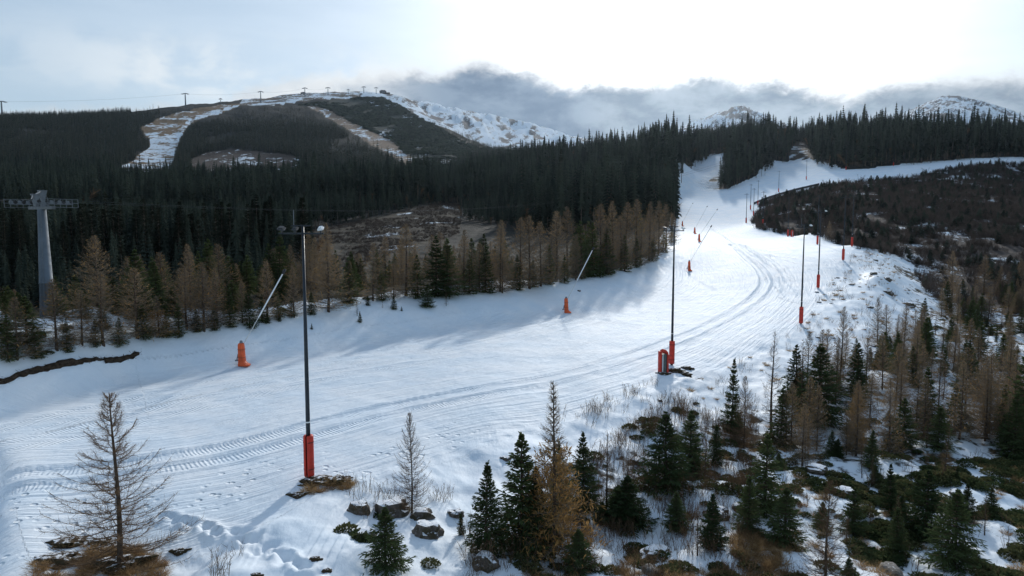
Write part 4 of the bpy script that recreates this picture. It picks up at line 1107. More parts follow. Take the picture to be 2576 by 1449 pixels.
def lay(meshes, name, cat, X, Y, wpx, label, group=None, k=None, hk=1.0, rz=None, dk=1.0, sink=0.32):
    x, y, z = gp(X, Y); r = wpx / F * y / 2
    o = bpy.data.objects.new(name, random.choice(meshes) if k is None else meshes[k]); COL.objects.link(o)
    o.location = (x, y + r * 0.5, z + r * (0.35 - sink) * hk); o.scale = (r, r * dk, r * hk); o.rotation_euler = (0, 0, random.uniform(0, 6.28) if rz is None else rz)
    tag(o, label, cat, group); return o

for a in ((790, 1222, 90, 'brown soil mound around the foot of the tallest mast', 0.35), (838, 1222, 80, 'grassy soil mound to the right of the tallest mast foot', 0.45), (750, 1252, 52, 'long turf clod lying on snow below the tallest mast', 0.4), (872, 1204, 22, 'small soil clod behind the grassy mound at the tallest mast', 0.5),
          (1668, 943, 42, 'soil patch under the red padded cabinet', 0.3), (1700, 938, 44, 'dark soil mound in front of the mast by the cabinet', 0.5), (1722, 946, 40, 'soil clod lying farthest below the cabinet mast', 0.45), (1728, 930, 34, 'soil clod to the right of the cabinet mast', 0.45),
          (145, 1378, 100, 'long turf mound left of the big bare larch, upper one', 0.28), (120, 1425, 120, 'long turf mound left of the big bare larch, lower one', 0.28), (245, 1372, 60, 'small turf clod just left of the big bare larch trunk', 0.35), (300, 1440, 130, 'wide brown grass mound under the big bare larch', 0.42), (450, 1395, 45, 'turf clod right of the big bare larch', 0.5),
          (790, 1412, 30, 'lone turf clod in the snow near the foot track', 0.6), (820, 1440, 26, 'last turf clod at the lower end of the foot track', 0.6), (640, 1452, 30, 'turf clod at the lower edge beside a snow hollow', 0.5)):
    lay(CLODS, 'soil_mound', 'soil mound', a[0], a[1], a[2], a[3], None, None, a[4] * 1.6, 0.2, 0.75)
for a in ((902, 1290, 62, 'grey boulder left of the rock pile under the slender larch', 0, 1.1), (985, 1300, 100, 'largest brown boulder under the slender larch', 0, 0.95), (1060, 1308, 62, 'rounded boulder right of the slender larch trunk', 0, 1.0), (1070, 1350, 80, 'dark boulder leaning below the slender larch', 0, 1.0), (915, 1355, 60, 'dark stone beneath the grey boulder', 0, 0.9),
          (1145, 1300, 44, 'snow-rimmed boulder alone between slender larch and spruce', 0, 1.0), (1271, 1158, 28, 'dark stone sitting alone on the smooth snow slope', 0, 0.9), (1220, 1428, 80, 'black boulder under the leftmost young spruce of the golden larch group', 0, 1.0),
          (1372, 1449, 40, 'pale grey stone at the lower edge below the golden larch', 1, 1.0), (1640, 1447, 54, 'pale boulder at the lower edge between rusty grass', 1, 1.0), (1440, 1420, 34, 'small stone in front of the golden larch', 0, 0.8), (1650, 1405, 90, 'snow-covered stone bank with dark gaps at the lower edge', 0, 0.6),
          (1805, 1305, 70, 'boulder under the small spruce with dark hollow beside it', 0, 0.9), (1875, 1290, 60, 'boulder hidden in young spruces at the centre of the heath', 0, 0.9), (2250, 1449, 70, 'pale slab at the lower edge of the heath', 1, 0.9), (2130, 1250, 64, 'brown boulder behind the bare larch on the heath', 0, 0.9),
          (1395, 1000, 10, 'tiny stone on the piste edge', 0, 0.7), (1456, 733, 9, 'small dark round stone on the shaded bank', 0, 1.2), (1660, 1010, 16, 'small stone on the snowy scarp below the cabinet', 0, 0.8), (2232, 705, 26, 'brown stone on the stony corner of the piste', 0, 0.9), (2235, 740, 30, 'grey stone on the slope below the stony corner', 0, 0.8), (2200, 690, 20, 'small stone at the top of the stony corner', 0, 0.8),
          (2290, 770, 34, 'long stone at the foot of the stony corner', 0, 0.7), (2190, 775, 18, 'stone half buried in snow below the second mast', 0, 0.8), (2060, 1190, 60, 'dark boulder by the spruces in the middle of the heath', 0, 0.8), (2330, 1020, 40, 'snow-topped boulder among the heath larches', 0, 0.9), (1600, 1165, 42, 'dark stone beside the low spruce bush', 0, 0.7), (2420, 1250, 50, 'stone showing through dark heath on the slope', 0, 0.7)):
    lay(STONESB if a[4] else STONES, 'boulder', 'boulder', a[0], a[1], a[2], a[3], None, None, a[5])
for k in range(46):     # scattered stones of the stony corner and the scarp
    P = random.choice([(2062, 735), (2150, 650), (2220, 720), (2260, 790), (2180, 860), (2060, 870)])
    X, Y = P[0] + random.gauss(25, 38), P[1] + random.gauss(10, 30)
    lay(STONES, 'small_stone', 'stone', X, Y, random.uniform(6, 15), 'small brown stone on the snowy corner below the piste edge', 'stones scattered on the snowy corner', None, 0.7)

# net line by the brush: dark strip added where an edge is only shaded
pl_ = smooth_line([(1895, 516), (1925, 503), (1965, 491), (2000, 481), (2060, 467)], 5)
nt_ = thing('shade_strip', 'low dark strip added for the shaded brush edge of the upper piste', 'shade strip', (pl_[0][0], pl_[0][1], float(gz(*pl_[0])[0])))
O = Vector(nt_.location); b = MB()
q = [Vector((p[0], p[1], float(gz(p[0], p[1])[0]))) - O for p in pl_]
for i in range(len(q) - 1):
    n_ = Vector((q[i + 1].y - q[i].y, -(q[i + 1].x - q[i].x), 0)).normalized() * 0.02
    u = Vector((0, 0, 0.15)); w = Vector((0, 0, 1.35))
    for s_ in (n_, -n_): b.quad(q[i] + s_ + u, q[i + 1] + s_ + u, q[i + 1] + s_ + w, q[i] + s_ + w)
b.build('shade', M_BLACK, nt_)
for p in q[::2]:
    b = MB(); b.tube([p - Vector((0, 0, 0.3)), p + Vector((0, 0, 1.5))], 0.05, 6); b.build('post', M_POLE, nt_)  # uprights of the added dark strip, no real posts

# exposed earth under the snow lip of the left bank
def earth_edge(px, label, seed):
    p = [Vector(ground_hit(X, Y, gz)) for X, Y in px]; o_ = p[0].copy(); r_ = random.Random(seed); pts = []; rad = []
    for a, b_ in zip(p[:-1], p[1:]):
        n = max(2, int((b_ - a).length / 0.22))
        for k in range(n):
            q = a.lerp(b_, k / n); pts.append(Vector((q.x + r_.uniform(-.05, .05), q.y + r_.uniform(-.05, .05), float(gz(q.x, q.y)[0]) + r_.uniform(-.10, .05))) - o_)
    for k in range(len(pts)):
        f = k / (len(pts) - 1); rad.append((0.08 + 0.16 * min(1, 6 * (1 - f)) * (0.45 + 0.8 * float(vnoise(k * 0.11, seed)) + 0.5 * r_.random())) * (1 if f < 0.97 else 0.5))
    b = MB(); b.tube(pts, rad, 9); t = thing('earth_edge', label, 'earth', o_); bank = b.build('soil', M_SOIL, t, True)
    g = MB()
    for k in range(len(pts) * 9):
        q = r_.choice(pts); a = r_.uniform(0, 6.28); c = q + Vector((r_.gauss(0, .14), r_.gauss(0, .12), r_.uniform(-.1, .22))); d = Vector((r_.gauss(0, .7), -abs(r_.gauss(0.3, .5)), r_.uniform(-.8, .7))).normalized(); l = r_.uniform(.12, .34)
        s_ = d.cross(Vector((r_.gauss(0, 1), r_.gauss(0, 1), 1))).normalized() * 0.02
        g.quad(c - s_, c + s_, c + d * l + s_ * .4, c + d * l - s_ * .4)
    g.build('grass', M_BRUSH, t)
earth_edge([(-60, 972), (0, 958), (60, 938), (120, 924), (180, 912), (240, 902), (275, 906)], 'long strip of dark earth exposed under the snow lip of the bank', 5)
earth_edge([(262, 905), (300, 904), (330, 896), (356, 883)], 'short tapering strip of dark earth ending the snow lip of the bank', 9)

# ------------------------------------------------------------------ named trees close to the camera
G_L = 'larches of the heath right of the piste'; G_S = 'spruces of the heath right of the piste'
for k, X, Yb, Yt, v, w, lab in (
    ('bare_larch', 300, 1428, 985, 0, 1.2, 'big bare larch with upswept twigs, standing in a brown grass mound'),
    ('bare_larch', 1035, 1290, 1035, 1, 0.72, 'slender bare larch growing out of the boulder pile'),
    ('golden_larch', 1392, 1395, 955, 0, 0.85, 'golden larch with a long bare top, largest orange tree near by'),
    ('slender_larch', 1524, 1300, 1085, 0, 1.0, 'thin bare larch right of the golden larch'),
    ('slender_larch', 1577, 1290, 1120, 1, 0.8, 'thin bare larch rising out of a low spruce bush'),
    ('slender_larch', 1940, 1095, 828, 0, 0.9, 'tall thin dark larch standing against the smooth snow scarp'),
    ('slender_larch', 2016, 1060, 850, 1, 0.9, 'tall thin larch under the mast at the snow edge'),
    ('bare_larch', 1870, 1125, 945, 2, 0.8, 'bare larch below the soil mound of the cabinet mast'),
    ('dry_larch', 2112, 965, 770, 0, 0.9, 'brown larch tallest before the stony corner'),
    ('golden_larch', 2150, 1130, 965, 1, 0.75, 'small orange larch in the middle of the heath'),
    ('bare_larch', 2077, 1475, 1205, 2, 1.0, 'bare larch at the lower edge of the heath'),
    ('dry_larch', 2412, 1105, 905, 1, 1.0, 'wide brown larch standing above the open heath'),
    ('dry_larch', 2485, 1090, 870, 2, 0.9, 'tall grey brown larch at the far side of the open heath'),
    ('dry_larch', 2393, 742, 630, 3, 1.0, 'pale larch alone in the gully below the brush slope'),
    ('dry_larch', 2474, 742, 640, 0, 1.15, 'wider pale larch beside the lone gully larch'),
    ('dry_larch', 2085, 604, 555, 1, 1.0, 'orange larch at the foot of the brush slope behind the piste crest'),
    ('dry_larch', 2262, 1050, 905, 2, 0.9, 'brown larch above the snow-topped boulder')):
    tree_px(k, X, Yb, Yt, lab, G_L if X > 1800 else None, v, w)
for k, X, Yb, Yt, v, w, lab in (
    ('young_spruce', 970, 1430, 1275, 3, 1.25, 'bushy dark spruce in front of the boulder pile'),
    ('young_spruce', 1222, 1395, 1160, 1, 0.95, 'young spruce with a long leader, left of the golden larch group'),
    ('young_spruce', 1312, 1385, 1085, 2, 1.0, 'tallest spruce behind the golden larch'),
    ('young_spruce', 1345, 1385, 1170, 0, 1.2, 'dark spruce tucked between the tallest spruce and the golden larch'),
    ('young_spruce', 1405, 1300, 1105, 1, 0.9, 'spruce whose thin tip shows behind the golden larch'),
    ('young_spruce', 1160, 1345, 1285, 0, 0.9, 'tiny spruce on the snow beside the snow-rimmed boulder'),
    ('young_spruce', 1468, 1285, 1085, 2, 0.85, 'dark narrow spruce right behind the golden larch'),
    ('young_spruce', 1575, 1320, 1195, 3, 1.7, 'low spreading spruce bush right of the golden larch'),
    ('young_spruce', 1672, 1230, 1035, 3, 1.15, 'dense dark spruce, left one of a pair below the cabinet'),
    ('young_spruce', 1735, 1195, 1030, 2, 1.1, 'dense dark spruce, right one of a pair below the cabinet'),
    ('young_spruce', 1700, 1330, 1235, 1, 1.5, 'low spruce in the hollow under the pair of dark spruces'),
    ('young_spruce', 1838, 1090, 900, 0, 0.7, 'thin sparse spruce left of the tall thin dark larch'),
    ('young_spruce', 1800, 1170, 1065, 1, 1.0, 'small spruce in front of the bare larch below the cabinet'),
    ('young_spruce', 1922, 1290, 1090, 2, 0.95, 'tall pointed spruce at the centre of the heath'),
    ('young_spruce', 1880, 1345, 1195, 1, 1.05, 'spruce in front of the tall pointed spruce'),
    ('young_spruce', 1790, 1375, 1240, 0, 1.3, 'dark spruce beside the boulder with a hollow'),
    ('young_spruce', 1972, 1370, 1225, 3, 1.2, 'yellowish spruce left of the bare larch at the lower edge'),
    ('young_spruce', 2060, 1060, 865, 3, 1.15, 'broad dark spruce beyond the thin larches'),
    ('young_spruce', 2145, 1345, 1225, 2, 1.1, 'spruce right behind the bare larch at the lower edge'),
    ('young_spruce', 2255, 1395, 1275, 1, 1.1, 'pale green spruce at the edge of a snow patch on the heath'),
    ('young_spruce', 2395, 1430, 1230, 3, 1.15, 'largest dark spruce low on the open heath'),
    ('young_spruce', 2325, 1345, 1180, 2, 1.2, 'spruce left behind the largest dark heath spruce'),
    ('young_spruce', 2235, 1290, 1165, 0, 1.0, 'spruce at the upper end of the open heath snow'),
    ('young_spruce', 2430, 1310, 1215, 1, 1.2, 'short spruce sunk in dark heath'),
    ('young_spruce', 2490, 1300, 1225, 2, 1.2, 'short wide spruce in dark heath by the frame edge'),
    ('spruce', 2572, 1110, 850, 1, 1.0, 'tall dark spruce cut by the frame edge beyond the heath'),
    ('spruce', 2330, 905, 800, 2, 0.9, 'dark pointed spruce in the gully'),
    ('young_spruce', 2360, 1130, 1020, 3, 1.1, 'green spruce on the snow beside the wide brown larch'),
    ('young_spruce', 2270, 1120, 1000, 2, 1.2, 'dark spruce with snow around it above the open heath'),
    ('young_spruce', 2190, 1180, 1080, 0, 1.2, 'dark spruce in front of the small orange larch')):
    tree_px(k, X, Yb, Yt, lab, G_S if X > 1600 else None, v, w)

# ------------------------------------------------------------------ tree row on the upper bank
GL2 = 'brown larches of the row above the bank'; GS2 = 'spruces of the row above the bank'
LAB_L = 'brown fuzzy larch in the mixed row above the snow bank'; LAB_S = 'dark green spruce in the mixed row above the snow bank'
def spot(X, Yb, Yt, kind, lab, grp, w=1.0):
    """a row tree: the foot on the plateau where the sight line meets it"""
    x, y, z = ground_hit(X, Yb, gz); zt = at_depth(X, Yt, y)[2]
    if zt - z < 0.5: return
    tree(kind, x, y, zt - z, lab, grp, None, z - 0.05, 0.02, w)
for X, Yt, Yb in ((43, 745, 905), (143, 700, 880), (206, 728, 866), (346, 672, 850), (470, 672, 828), (513, 658, 832), (546, 672, 815),
                  (610, 705, 812), (673, 655, 806), (740, 668, 798), (938, 609, 757), (1168, 592, 735), (1258, 552, 733), (1306, 546, 728), (1331, 542, 726),
                  (1384, 592, 712), (1398, 529, 705), (1428, 519, 700), (1448, 590, 705), (1508, 512, 688), (1540, 505, 680), (1575, 508, 672), (1600, 500, 668), (1632, 506, 655),
                  (1655, 505, 640), (1675, 512, 622), (1690, 535, 600), (1524, 562, 690), (1560, 540, 680), (1612, 545, 664), (1645, 550, 645), (1206, 610, 735), (1360, 556, 720), (990, 660, 752), (880, 655, 765), (1128, 615, 742)):
    spot(X, Yb, Yt, 'dry_larch', LAB_L, GL2, random.uniform(1.3, 1.65) if X < 560 else random.uniform(1.0, 1.35))
for X, Yt, Yb, kind, lab in ((260, 680, 868, 'dry_larch', 'broadest orange brown larch in the row, right of the big lift tower'), (400, 742, 843, 'golden_larch', 'small golden larch in the row beside dark spruces'),
                       (826, 605, 784, 'dry_larch', 'tall feathery larch standing right of the tallest mast'), (1021, 562, 745, 'dry_larch', 'tallest orange larch in the middle of the row'),
                       (1263, 646, 737, 'dry_larch', 'small brown larch standing forward on the snow before the row')):
    spot(X, Yb, Yt, kind, lab, GL2, 1.5)
for X, Yt, Yb in ((360, 765, 850), (450, 762, 846), (300, 798, 868), (580, 722, 822), (628, 728, 822), (783, 732, 790), (875, 646, 762), (1098, 592, 745), (1125, 600, 742),
                  (1221, 616, 735), (1381, 616, 715), (1460, 556, 700), (1490, 560, 696), (1524, 575, 690), (733, 748, 796), (20, 790, 905), (240, 800, 870), (420, 770, 848), (540, 770, 830), (495, 775, 834),
                  (700, 735, 800), (960, 680, 755), (1050, 640, 748), (1180, 640, 738), (1300, 640, 728), (1340, 650, 722), (1420, 640, 712), (1570, 590, 682), (1600, 600, 672), (1640, 600, 655), (1668, 580, 635), (90, 815, 900), (170, 800, 885), (660, 740, 810)):
    spot(X, Yb, Yt, 'spruce', LAB_S, GS2, random.uniform(0.95, 1.25))
for X, Yt, Yb, kind, lab in ((1075, 712, 772, 'young_spruce', 'lone small spruce standing clear on the snow bank'), (1122, 727, 770, 'slender_larch', 'tiny bare larch right of the lone small spruce'), (1130, 712, 752, 'slender_larch', 'bare larch seedling behind the lone small spruce'),
                             (991, 742, 778, 'young_spruce', 'dumpy spruce seedling at the crest of the bank'), (905, 782, 811, 'young_spruce', 'lowest small bush spruce on the shaded bank'), (898, 748, 795, 'slender_larch', 'bare larch seedling above the lowest bush spruce'),
                             (925, 742, 768, 'young_spruce', 'seedling spruce beside a snowed-in bush on the crest'), (962, 755, 775, 'slender_larch', 'brown seedling on the crest left of the dumpy spruce'), (1236, 710, 737, 'young_spruce', 'seedling spruce left of the forward brown larch'), (1215, 705, 725, 'young_spruce', 'smallest seedling spruce near the forward brown larch'),
                             (672, 782, 812, 'young_spruce', 'seedling spruce under the pale lance pipe'), (702, 778, 808, 'young_spruce', 'seedling spruce between lance pipe and tallest mast'), (1045, 718, 745, 'slender_larch', 'thin larch seedling left of the lone small spruce'), (1198, 700, 726, 'slender_larch', 'thin larch seedling near the middle of the crest'),
                             (784, 812, 828, 'young_spruce', 'dark bush spruce right against the tallest mast'), (1010, 770, 782, 'young_spruce', 'flat little spruce right of the dumpy seedling'), (1690, 570, 610, 'spruce', 'dark spruce at the corner where the larches meet the piste')):
    spot(X, Yb, Yt, kind, lab, 'seedlings on the snow bank', 1.1)
for X, Yt, dep, kind, w in ((-25, 735, 9, 'dry_larch', 1.4), (15, 760, 7, 'dry_larch', 1.5), (62, 742, 8, 'dry_larch', 1.4), (140, 745, 6, 'dry_larch', 1.3), (172, 742, 8, 'dry_larch', 1.4), (188, 770, 5, 'spruce', 1.2),
                            (225, 760, 6, 'spruce', 1.3), (40, 800, 4, 'spruce', 1.3), (150, 805, 4, 'spruce', 1.2), (-10, 810, 3, 'spruce', 1.3), (320, 745, 5, 'dry_larch', 1.4), (375, 735, 6, 'dry_larch', 1.4), (285, 720, 7, 'dry_larch', 1.5), (435, 765, 4, 'spruce', 1.4), (335, 775, 3, 'spruce', 1.4)):
    Yc = float(np.interp(X, [-60, 0, 200, 360, 560], [915, 905, 866, 846, 808])); x0, y0, _ = ground_hit(X, Yc, gz); k = (y0 + dep) / y0
    x, y = x0 * k, y0 + dep; z = float(gz(x, y)[0]); zt = at_depth(X, Yt, y)[2]
    tree(kind, x, y, zt - z, LAB_L if kind == 'dry_larch' else LAB_S, GL2 if kind == 'dry_larch' else GS2, None, z - 0.05, 0.02, w)
for k in range(34):                                # low dark spruces filling the gaps under the larches
    X = random.uniform(-50, 620)
    if 70 < X < 135: continue
    Yc = float(np.interp(X, [-60, 0, 200, 360, 560, 700], [912, 902, 864, 842, 806, 785])); x0, y0, _ = ground_hit(X, Yc, gz); dep = random.uniform(0.8, 6)
    kk = (y0 + dep) / y0; tree('spruce', x0 * kk, y0 + dep, random.uniform(1.5, 3.4), LAB_S, GS2, None, None, 0.02, random.uniform(1.3, 1.9))
# the thickness of the row: more trees further in
row = [(-60, 905), (60, 895), (200, 862), (360, 838), (560, 806), (700, 784), (850, 760), (1000, 744), (1270, 722), (1450, 700), (1560, 682), (1650, 640)]
n_l = n_s = 0
for i in range(230):
    X = random.uniform(-60, 1650); Yc = float(np.interp(X, [p[0] for p in row], [p[1] for p in row]))
    x0, y0, _ = ground_hit(X, Yc, gz); dep = random.uniform(3, 34) * (1 if X < 900 else 1.3)
    k = (y0 + dep) / y0; x, y = x0 * k, y0 + dep
    if X < 230 and dep < 9: continue
    if X > 1300 and i % 2: continue
    if X < 230:
        if 55 < X < 165: continue
        tree('spruce' if random.random() < 0.7 else 'dry_larch', x, y, random.uniform(2.8, 4.6), 'short tree screening the foot of the big lift tower', 'short trees around the foot of the lift tower', None, None, 0.02, random.uniform(1.1, 1.5)); continue
    if random.random() < 0.48: tree('dry_larch', x, y, random.uniform(3.8, 8.2) * (1.25 if X > 1350 else 1.0), LAB_L, GL2, None, None, 0.02, random.uniform(1.0, 1.5)); n_l += 1
    else: tree('spruce', x, y, random.uniform(3.5, 7.0) * (1.3 if X > 1350 else 1.0), LAB_S, GS2, None, None, 0.02, random.uniform(0.95, 1.25)); n_s += 1

# ------------------------------------------------------------------ trees filling the heath and gully on the other side
HEATH = plan([(1900, 1060), (2060, 960), (2130, 900), (2230, 850), (2330, 810), (2420, 740), (2620, 700), (2950, 790), (2900, 1160), (2400, 1130), (2150, 1160), (1980, 1180), (1850, 1150)])
hx0, hx1, hy0, hy1 = HEATH[:, 0].min(), HEATH[:, 0].max(), HEATH[:, 1].min(), HEATH[:, 1].max()
cnt = 0
while cnt < 275:
    x, y = random.uniform(hx0, hx1), hy0 + (hy1 - hy0) * random.random() ** 1.5
    if not inside(HEATH, np.array([x]), np.array([y]))[0]: continue
    cnt += 1
    if random.random() < 0.66: tree('dry_larch', x, y, random.uniform(2.6, 5.8), 'brown larch in the thin wood between heath and gully', 'larches of the thin wood in the gully', None, None, 0.03, random.uniform(0.85, 1.15))
    else: tree('spruce', x, y, random.uniform(2.0, 5.0), 'dark spruce in the thin wood between heath and gully', 'spruces of the thin wood in the gully', None, None, 0.03, random.uniform(0.95, 1.3))

# saplings between the larger trees
LOWS = plan([(1500, 1290), (1640, 1230), (1780, 1100), (1900, 1030), (2060, 950), (2330, 840), (2640, 760), (2750, 900), (2900, 1500), (1300, 1560), (1250, 1440)])
cnt = 0
while cnt < 150:
    x, y = random.uniform(LOWS[:, 0].min(), LOWS[:, 0].max()), random.uniform(LOWS[:, 1].min(), LOWS[:, 1].max())
    if not inside(LOWS, np.array([x]), np.array([y]))[0]: continue
    cnt += 1
    if random.random() < 0.66: tree('young_spruce', x, y, random.uniform(0.6, 1.9), 'knee to head high bushy spruce sapling on the snowy heath', 'spruce saplings of the heath', None, None, 0.04, random.uniform(1.1, 1.7))
    else: tree('slender_larch', x, y, random.uniform(1.2, 3.2), 'thin bare larch sapling on the snowy heath', 'larch saplings of the heath', None, None, 0.05, random.uniform(0.9, 1.4))

# ------------------------------------------------------------------ scattering without one object per plant (ground cover and far wood only)
def merged(name, b, mats):
    return bpy.data.objects.new(name, b.mesh(name, mats))

def scatter(name, pts, sc, var, sources, tilt=0.0):
    n = len(pts); me = bpy.data.meshes.new(name); me.vertices.add(n); me.vertices.foreach_set('co', np.asarray(pts, np.float32).ravel())
    a = me.attributes.new('sc', 'FLOAT_VECTOR', 'POINT'); a.data.foreach_set('vector', np.asarray(sc, np.float32).ravel())
    a = me.attributes.new('vi', 'INT', 'POINT'); a.data.foreach_set('value', np.asarray(var, np.int32))
    rot = np.stack([rng.normal(0, tilt, n), rng.normal(0, tilt, n), rng.uniform(0, 6.28, n)], -1)
    a = me.attributes.new('ro', 'FLOAT_VECTOR', 'POINT'); a.data.foreach_set('vector', rot.astype(np.float32).ravel())
    o = bpy.data.objects.new(name, me); COL.objects.link(o); o['kind'] = 'stuff'
    g = bpy.data.node_groups.new(name + '_scatter', 'GeometryNodeTree')
    g.interface.new_socket('Geometry', in_out='INPUT', socket_type='NodeSocketGeometry'); g.interface.new_socket('Geometry', in_out='OUTPUT', socket_type='NodeSocketGeometry')
    N = g.nodes; gi = N.new('NodeGroupInput'); go = N.new('NodeGroupOutput'); mp = N.new('GeometryNodeMeshToPoints'); g.links.new(gi.outputs[0], mp.inputs[0])
    def at(nm, ty):
        q = N.new('GeometryNodeInputNamedAttribute'); q.data_type = ty; q.inputs[0].default_value = nm; return q.outputs[0]
    S, R, V = at('sc', 'FLOAT_VECTOR'), at('ro', 'FLOAT_VECTOR'), at('vi', 'INT'); J = N.new('GeometryNodeJoinGeometry')
    for k, src in enumerate(sources):
        oi = N.new('GeometryNodeObjectInfo'); oi.inputs['Object'].default_value = src; oi.inputs['As Instance'].default_value = True
        cp = N.new('FunctionNodeCompare'); cp.data_type = 'INT'; cp.operation = 'EQUAL'; g.links.new(V, cp.inputs[2]); cp.inputs[3].default_value = k
        ip = N.new('GeometryNodeInstanceOnPoints'); g.links.new(mp.outputs[0], ip.inputs['Points']); g.links.new(cp.outputs[0], ip.inputs['Selection'])
        g.links.new(oi.outputs['Geometry'], ip.inputs['Instance']); g.links.new(R, ip.inputs['Rotation']); g.links.new(S, ip.inputs['Scale'])
        g.links.new(ip.outputs[0], J.inputs[0])
    g.links.new(J.outputs[0], go.inputs[0])
    md = o.modifiers.new('scatter', 'NODES'); md.node_group = g
    return o

# -------- conifer forest
def far_conifer(seed, h, R, layers, per, base):
    r_ = random.Random(seed); b = MB()
    b.tube([(0, 0, -1.5), (0, 0, h * 0.5), (0, 0, h)], [0.26, 0.16, 0.02], 4, 1, False)
    for i in range(layers):
        t = base + (1 - base) * i / layers; z = h * t; L_ = R * (1 - t) ** 0.75 + 0.25
        for j in range(per):
            az = j * 2 * math.pi / per + i * 1.3 + r_.uniform(-.4, .4); l = L_ * r_.uniform(0.55, 1.15)
            d = Vector((math.cos(az), math.sin(az), 0)); s = Vector((-d.y, d.x, 0)) * l * r_.uniform(0.30, 0.48)
            top = Vector((0, 0, z + h * 0.035)); end = d * l + Vector((0, 0, z - l * r_.uniform(0.25, 0.55)))
            mid = d * l * 0.6 + Vector((0, 0, z - l * 0.12))
            b.quad(top, mid - s, end, mid + s)
    b.tri(Vector((-0.25, 0, h * 0.93)), Vector((0.25, 0, h * 0.93)), Vector((0, 0, h * 1.03)))
    return b
def brush(seed, h, R, stems, tw, w, fl=0):
    r_ = random.Random(seed); b = MB()
    for k in range(stems):
        a = r_.uniform(0, 6.28); d = Vector((math.cos(a) * r_.uniform(0.1, 0.6), math.sin(a) * r_.uniform(0.1, 0.6), 1)).normalized(); p = Vector((r_.gauss(0, R * .3), r_.gauss(0, R * .3), -0.05)); ll = h * r_.uniform(0.5, 1.05)
        b.tube([p, p + d * ll * 0.5, p + d * ll], [w, w * 0.8, w * 0.3], 3, 0, False)
        for q in range(tw):
            f = r_.uniform(0.2, 1); pp = p + d * ll * f; dd = (d + Vector((r_.gauss(0, .7), r_.gauss(0, .7), r_.gauss(0, .3)))).normalized(); l = ll * 0.32 * r_.uniform(0.4, 1.1)
            s = dd.cross(Vector((r_.gauss(0, 1), r_.gauss(0, 1), 1))).normalized() * w * 0.7
            b.tri(pp - s, pp + s, pp + dd * l)
    return b
FARK = [merged('forest_tree', far_conifer(600 + k, 24.0, (2.4, 2.8, 3.1, 2.5)[k], 17, 7, (0.12, 0.30, 0.18, 0.40)[k]), [M_SPRUCEFAR, M_BARKPALE]) for k in range(4)]
FARK += [merged('forest_tree', brush(650, 17.0, 0.4, 1, 90, 0.16), [M_TWIG, M_BARKPALE])]
FARK += [merged('forest_tree', far_conifer(620 + k, 24.0, 3.4, 8, 5, 0.05), [M_SPRUCEFAR, M_BARKPALE]) for k in range(2)]

def in_any(polys, x, y):
    m = np.zeros(len(x), bool)
    for p in polys: m |= inside(p, x, y)
    return m

PX_STRIP = np.array([(1714, 482), (1714, 424), (1818, 380), (1826, 388), (1775, 438), (1758, 482)], float)
PX_RUN = np.array([(275, 432), (395, 448), (432, 418), (445, 375), (455, 345), (478, 310), (600, 270), (604, 262), (560, 264), (490, 276), (400, 298), (350, 322), (375, 350), (378, 370), (350, 390)], float)
PX_CUT = np.array([(470, 425), (480, 400), (520, 382), (580, 375), (660, 380), (740, 392), (765, 415), (740, 436), (640, 437), (540, 437)], float)
PX_SCAR = np.array([(770, 268), (800, 268), (850, 288), (920, 325), (985, 352), (1030, 385), (1040, 402), (1062, 440), (1042, 462), (1032, 440), (1022, 420), (985, 392), (930, 362), (870, 325), (830, 298)], float)
def forest_points():
    P = []
    def band(y0, y1, cell, u0=-0.86, u1=0.86):
        n = int((u1 - u0) * 0.5 * (y1 * y1 - y0 * y0) / cell)
        y = np.sqrt(rng.uniform(y0 * y0, y1 * y1, n)); u = rng.uniform(u0, u1, n); P.append(np.stack([u * y, y], -1))
    band(84, 118, 16, -0.86, -0.28); band(118, 260, 16); band(260, 480, 18); band(480, 800, 24); band(800, 1300, 32); band(1300, 2050, 32)
    p = np.concatenate(P); x, y = p[:, 0], p[:, 1]
    z = gz(x, y); X, Y = project(x, y, z)
    u = x / y
    keep = ~in_any([PISTE, BANK, SLOPE, RUN, RUNTOP, SCAR, LIFTCUT, SNOWTOP], x, y)
    keep &= ~(inside(BRUSH, x, y))
    keep &= ~(inside(CUT, x, y) & (y > 600))
    keep &= ~(inside(PINES, x, y) & (y > 700))
    keep &= ~(inside(CLEAR, x, y) & (rng.random(len(x)) > 0.04))
    # nothing tall between the bank row and the valley, nor on the heath and brush side
    for q in (PX_RUN, PX_CUT, PX_SCAR):           # the open strips stay in view over the tree tops below them
        keep &= ~((y > 560) & inside(q, X, Y - 13))
    for o_ in (12, 30, 48, 66): keep &= ~((y > 330) & (y < 760) & inside(PX_STRIP, X, Y - o_))
    keep &= ~((y > 700) & (fbm(x / 55, y / 95, 3, 301) < -0.30) & (rng.random(len(x)) < 0.75))
    front = np.interp(X, [-600, 0, 300, 600, 640, 900, 1200, 1400, 1600, 1700], [150, 150, 152, 165, 205, 330, 315, 235, 250, 260])
    keep &= (y > front) | ((u < -0.29) & (y > 86 + np.maximum(u + 0.62, 0) * 90) & (np.hypot(x + 62.4, y - 92) > 6))
    keep &= ~((y < 97) & (np.abs(u + 0.678) < 0.035))
    rightside = (u > 0.22)
    keep &= ~(rightside & (y < 445) & (X > 1830))
    keep &= ~((X > 1700) & (X < 1830) & (y < 430))
    # wood thins out to the open ridge
    keep &= ~((y > 1350) & (X > 330) & (rng.random(len(x)) < sstep(1650, 2050, y)))
    keep &= ~((y > 1900) & (u > -0.30))
    # the bare shoulder beyond the wooded crests
    keep &= ~((y > 900) & (u > 0.03) & (y > 1500))
    return p[keep], z[keep]
fp, fz = forest_points()
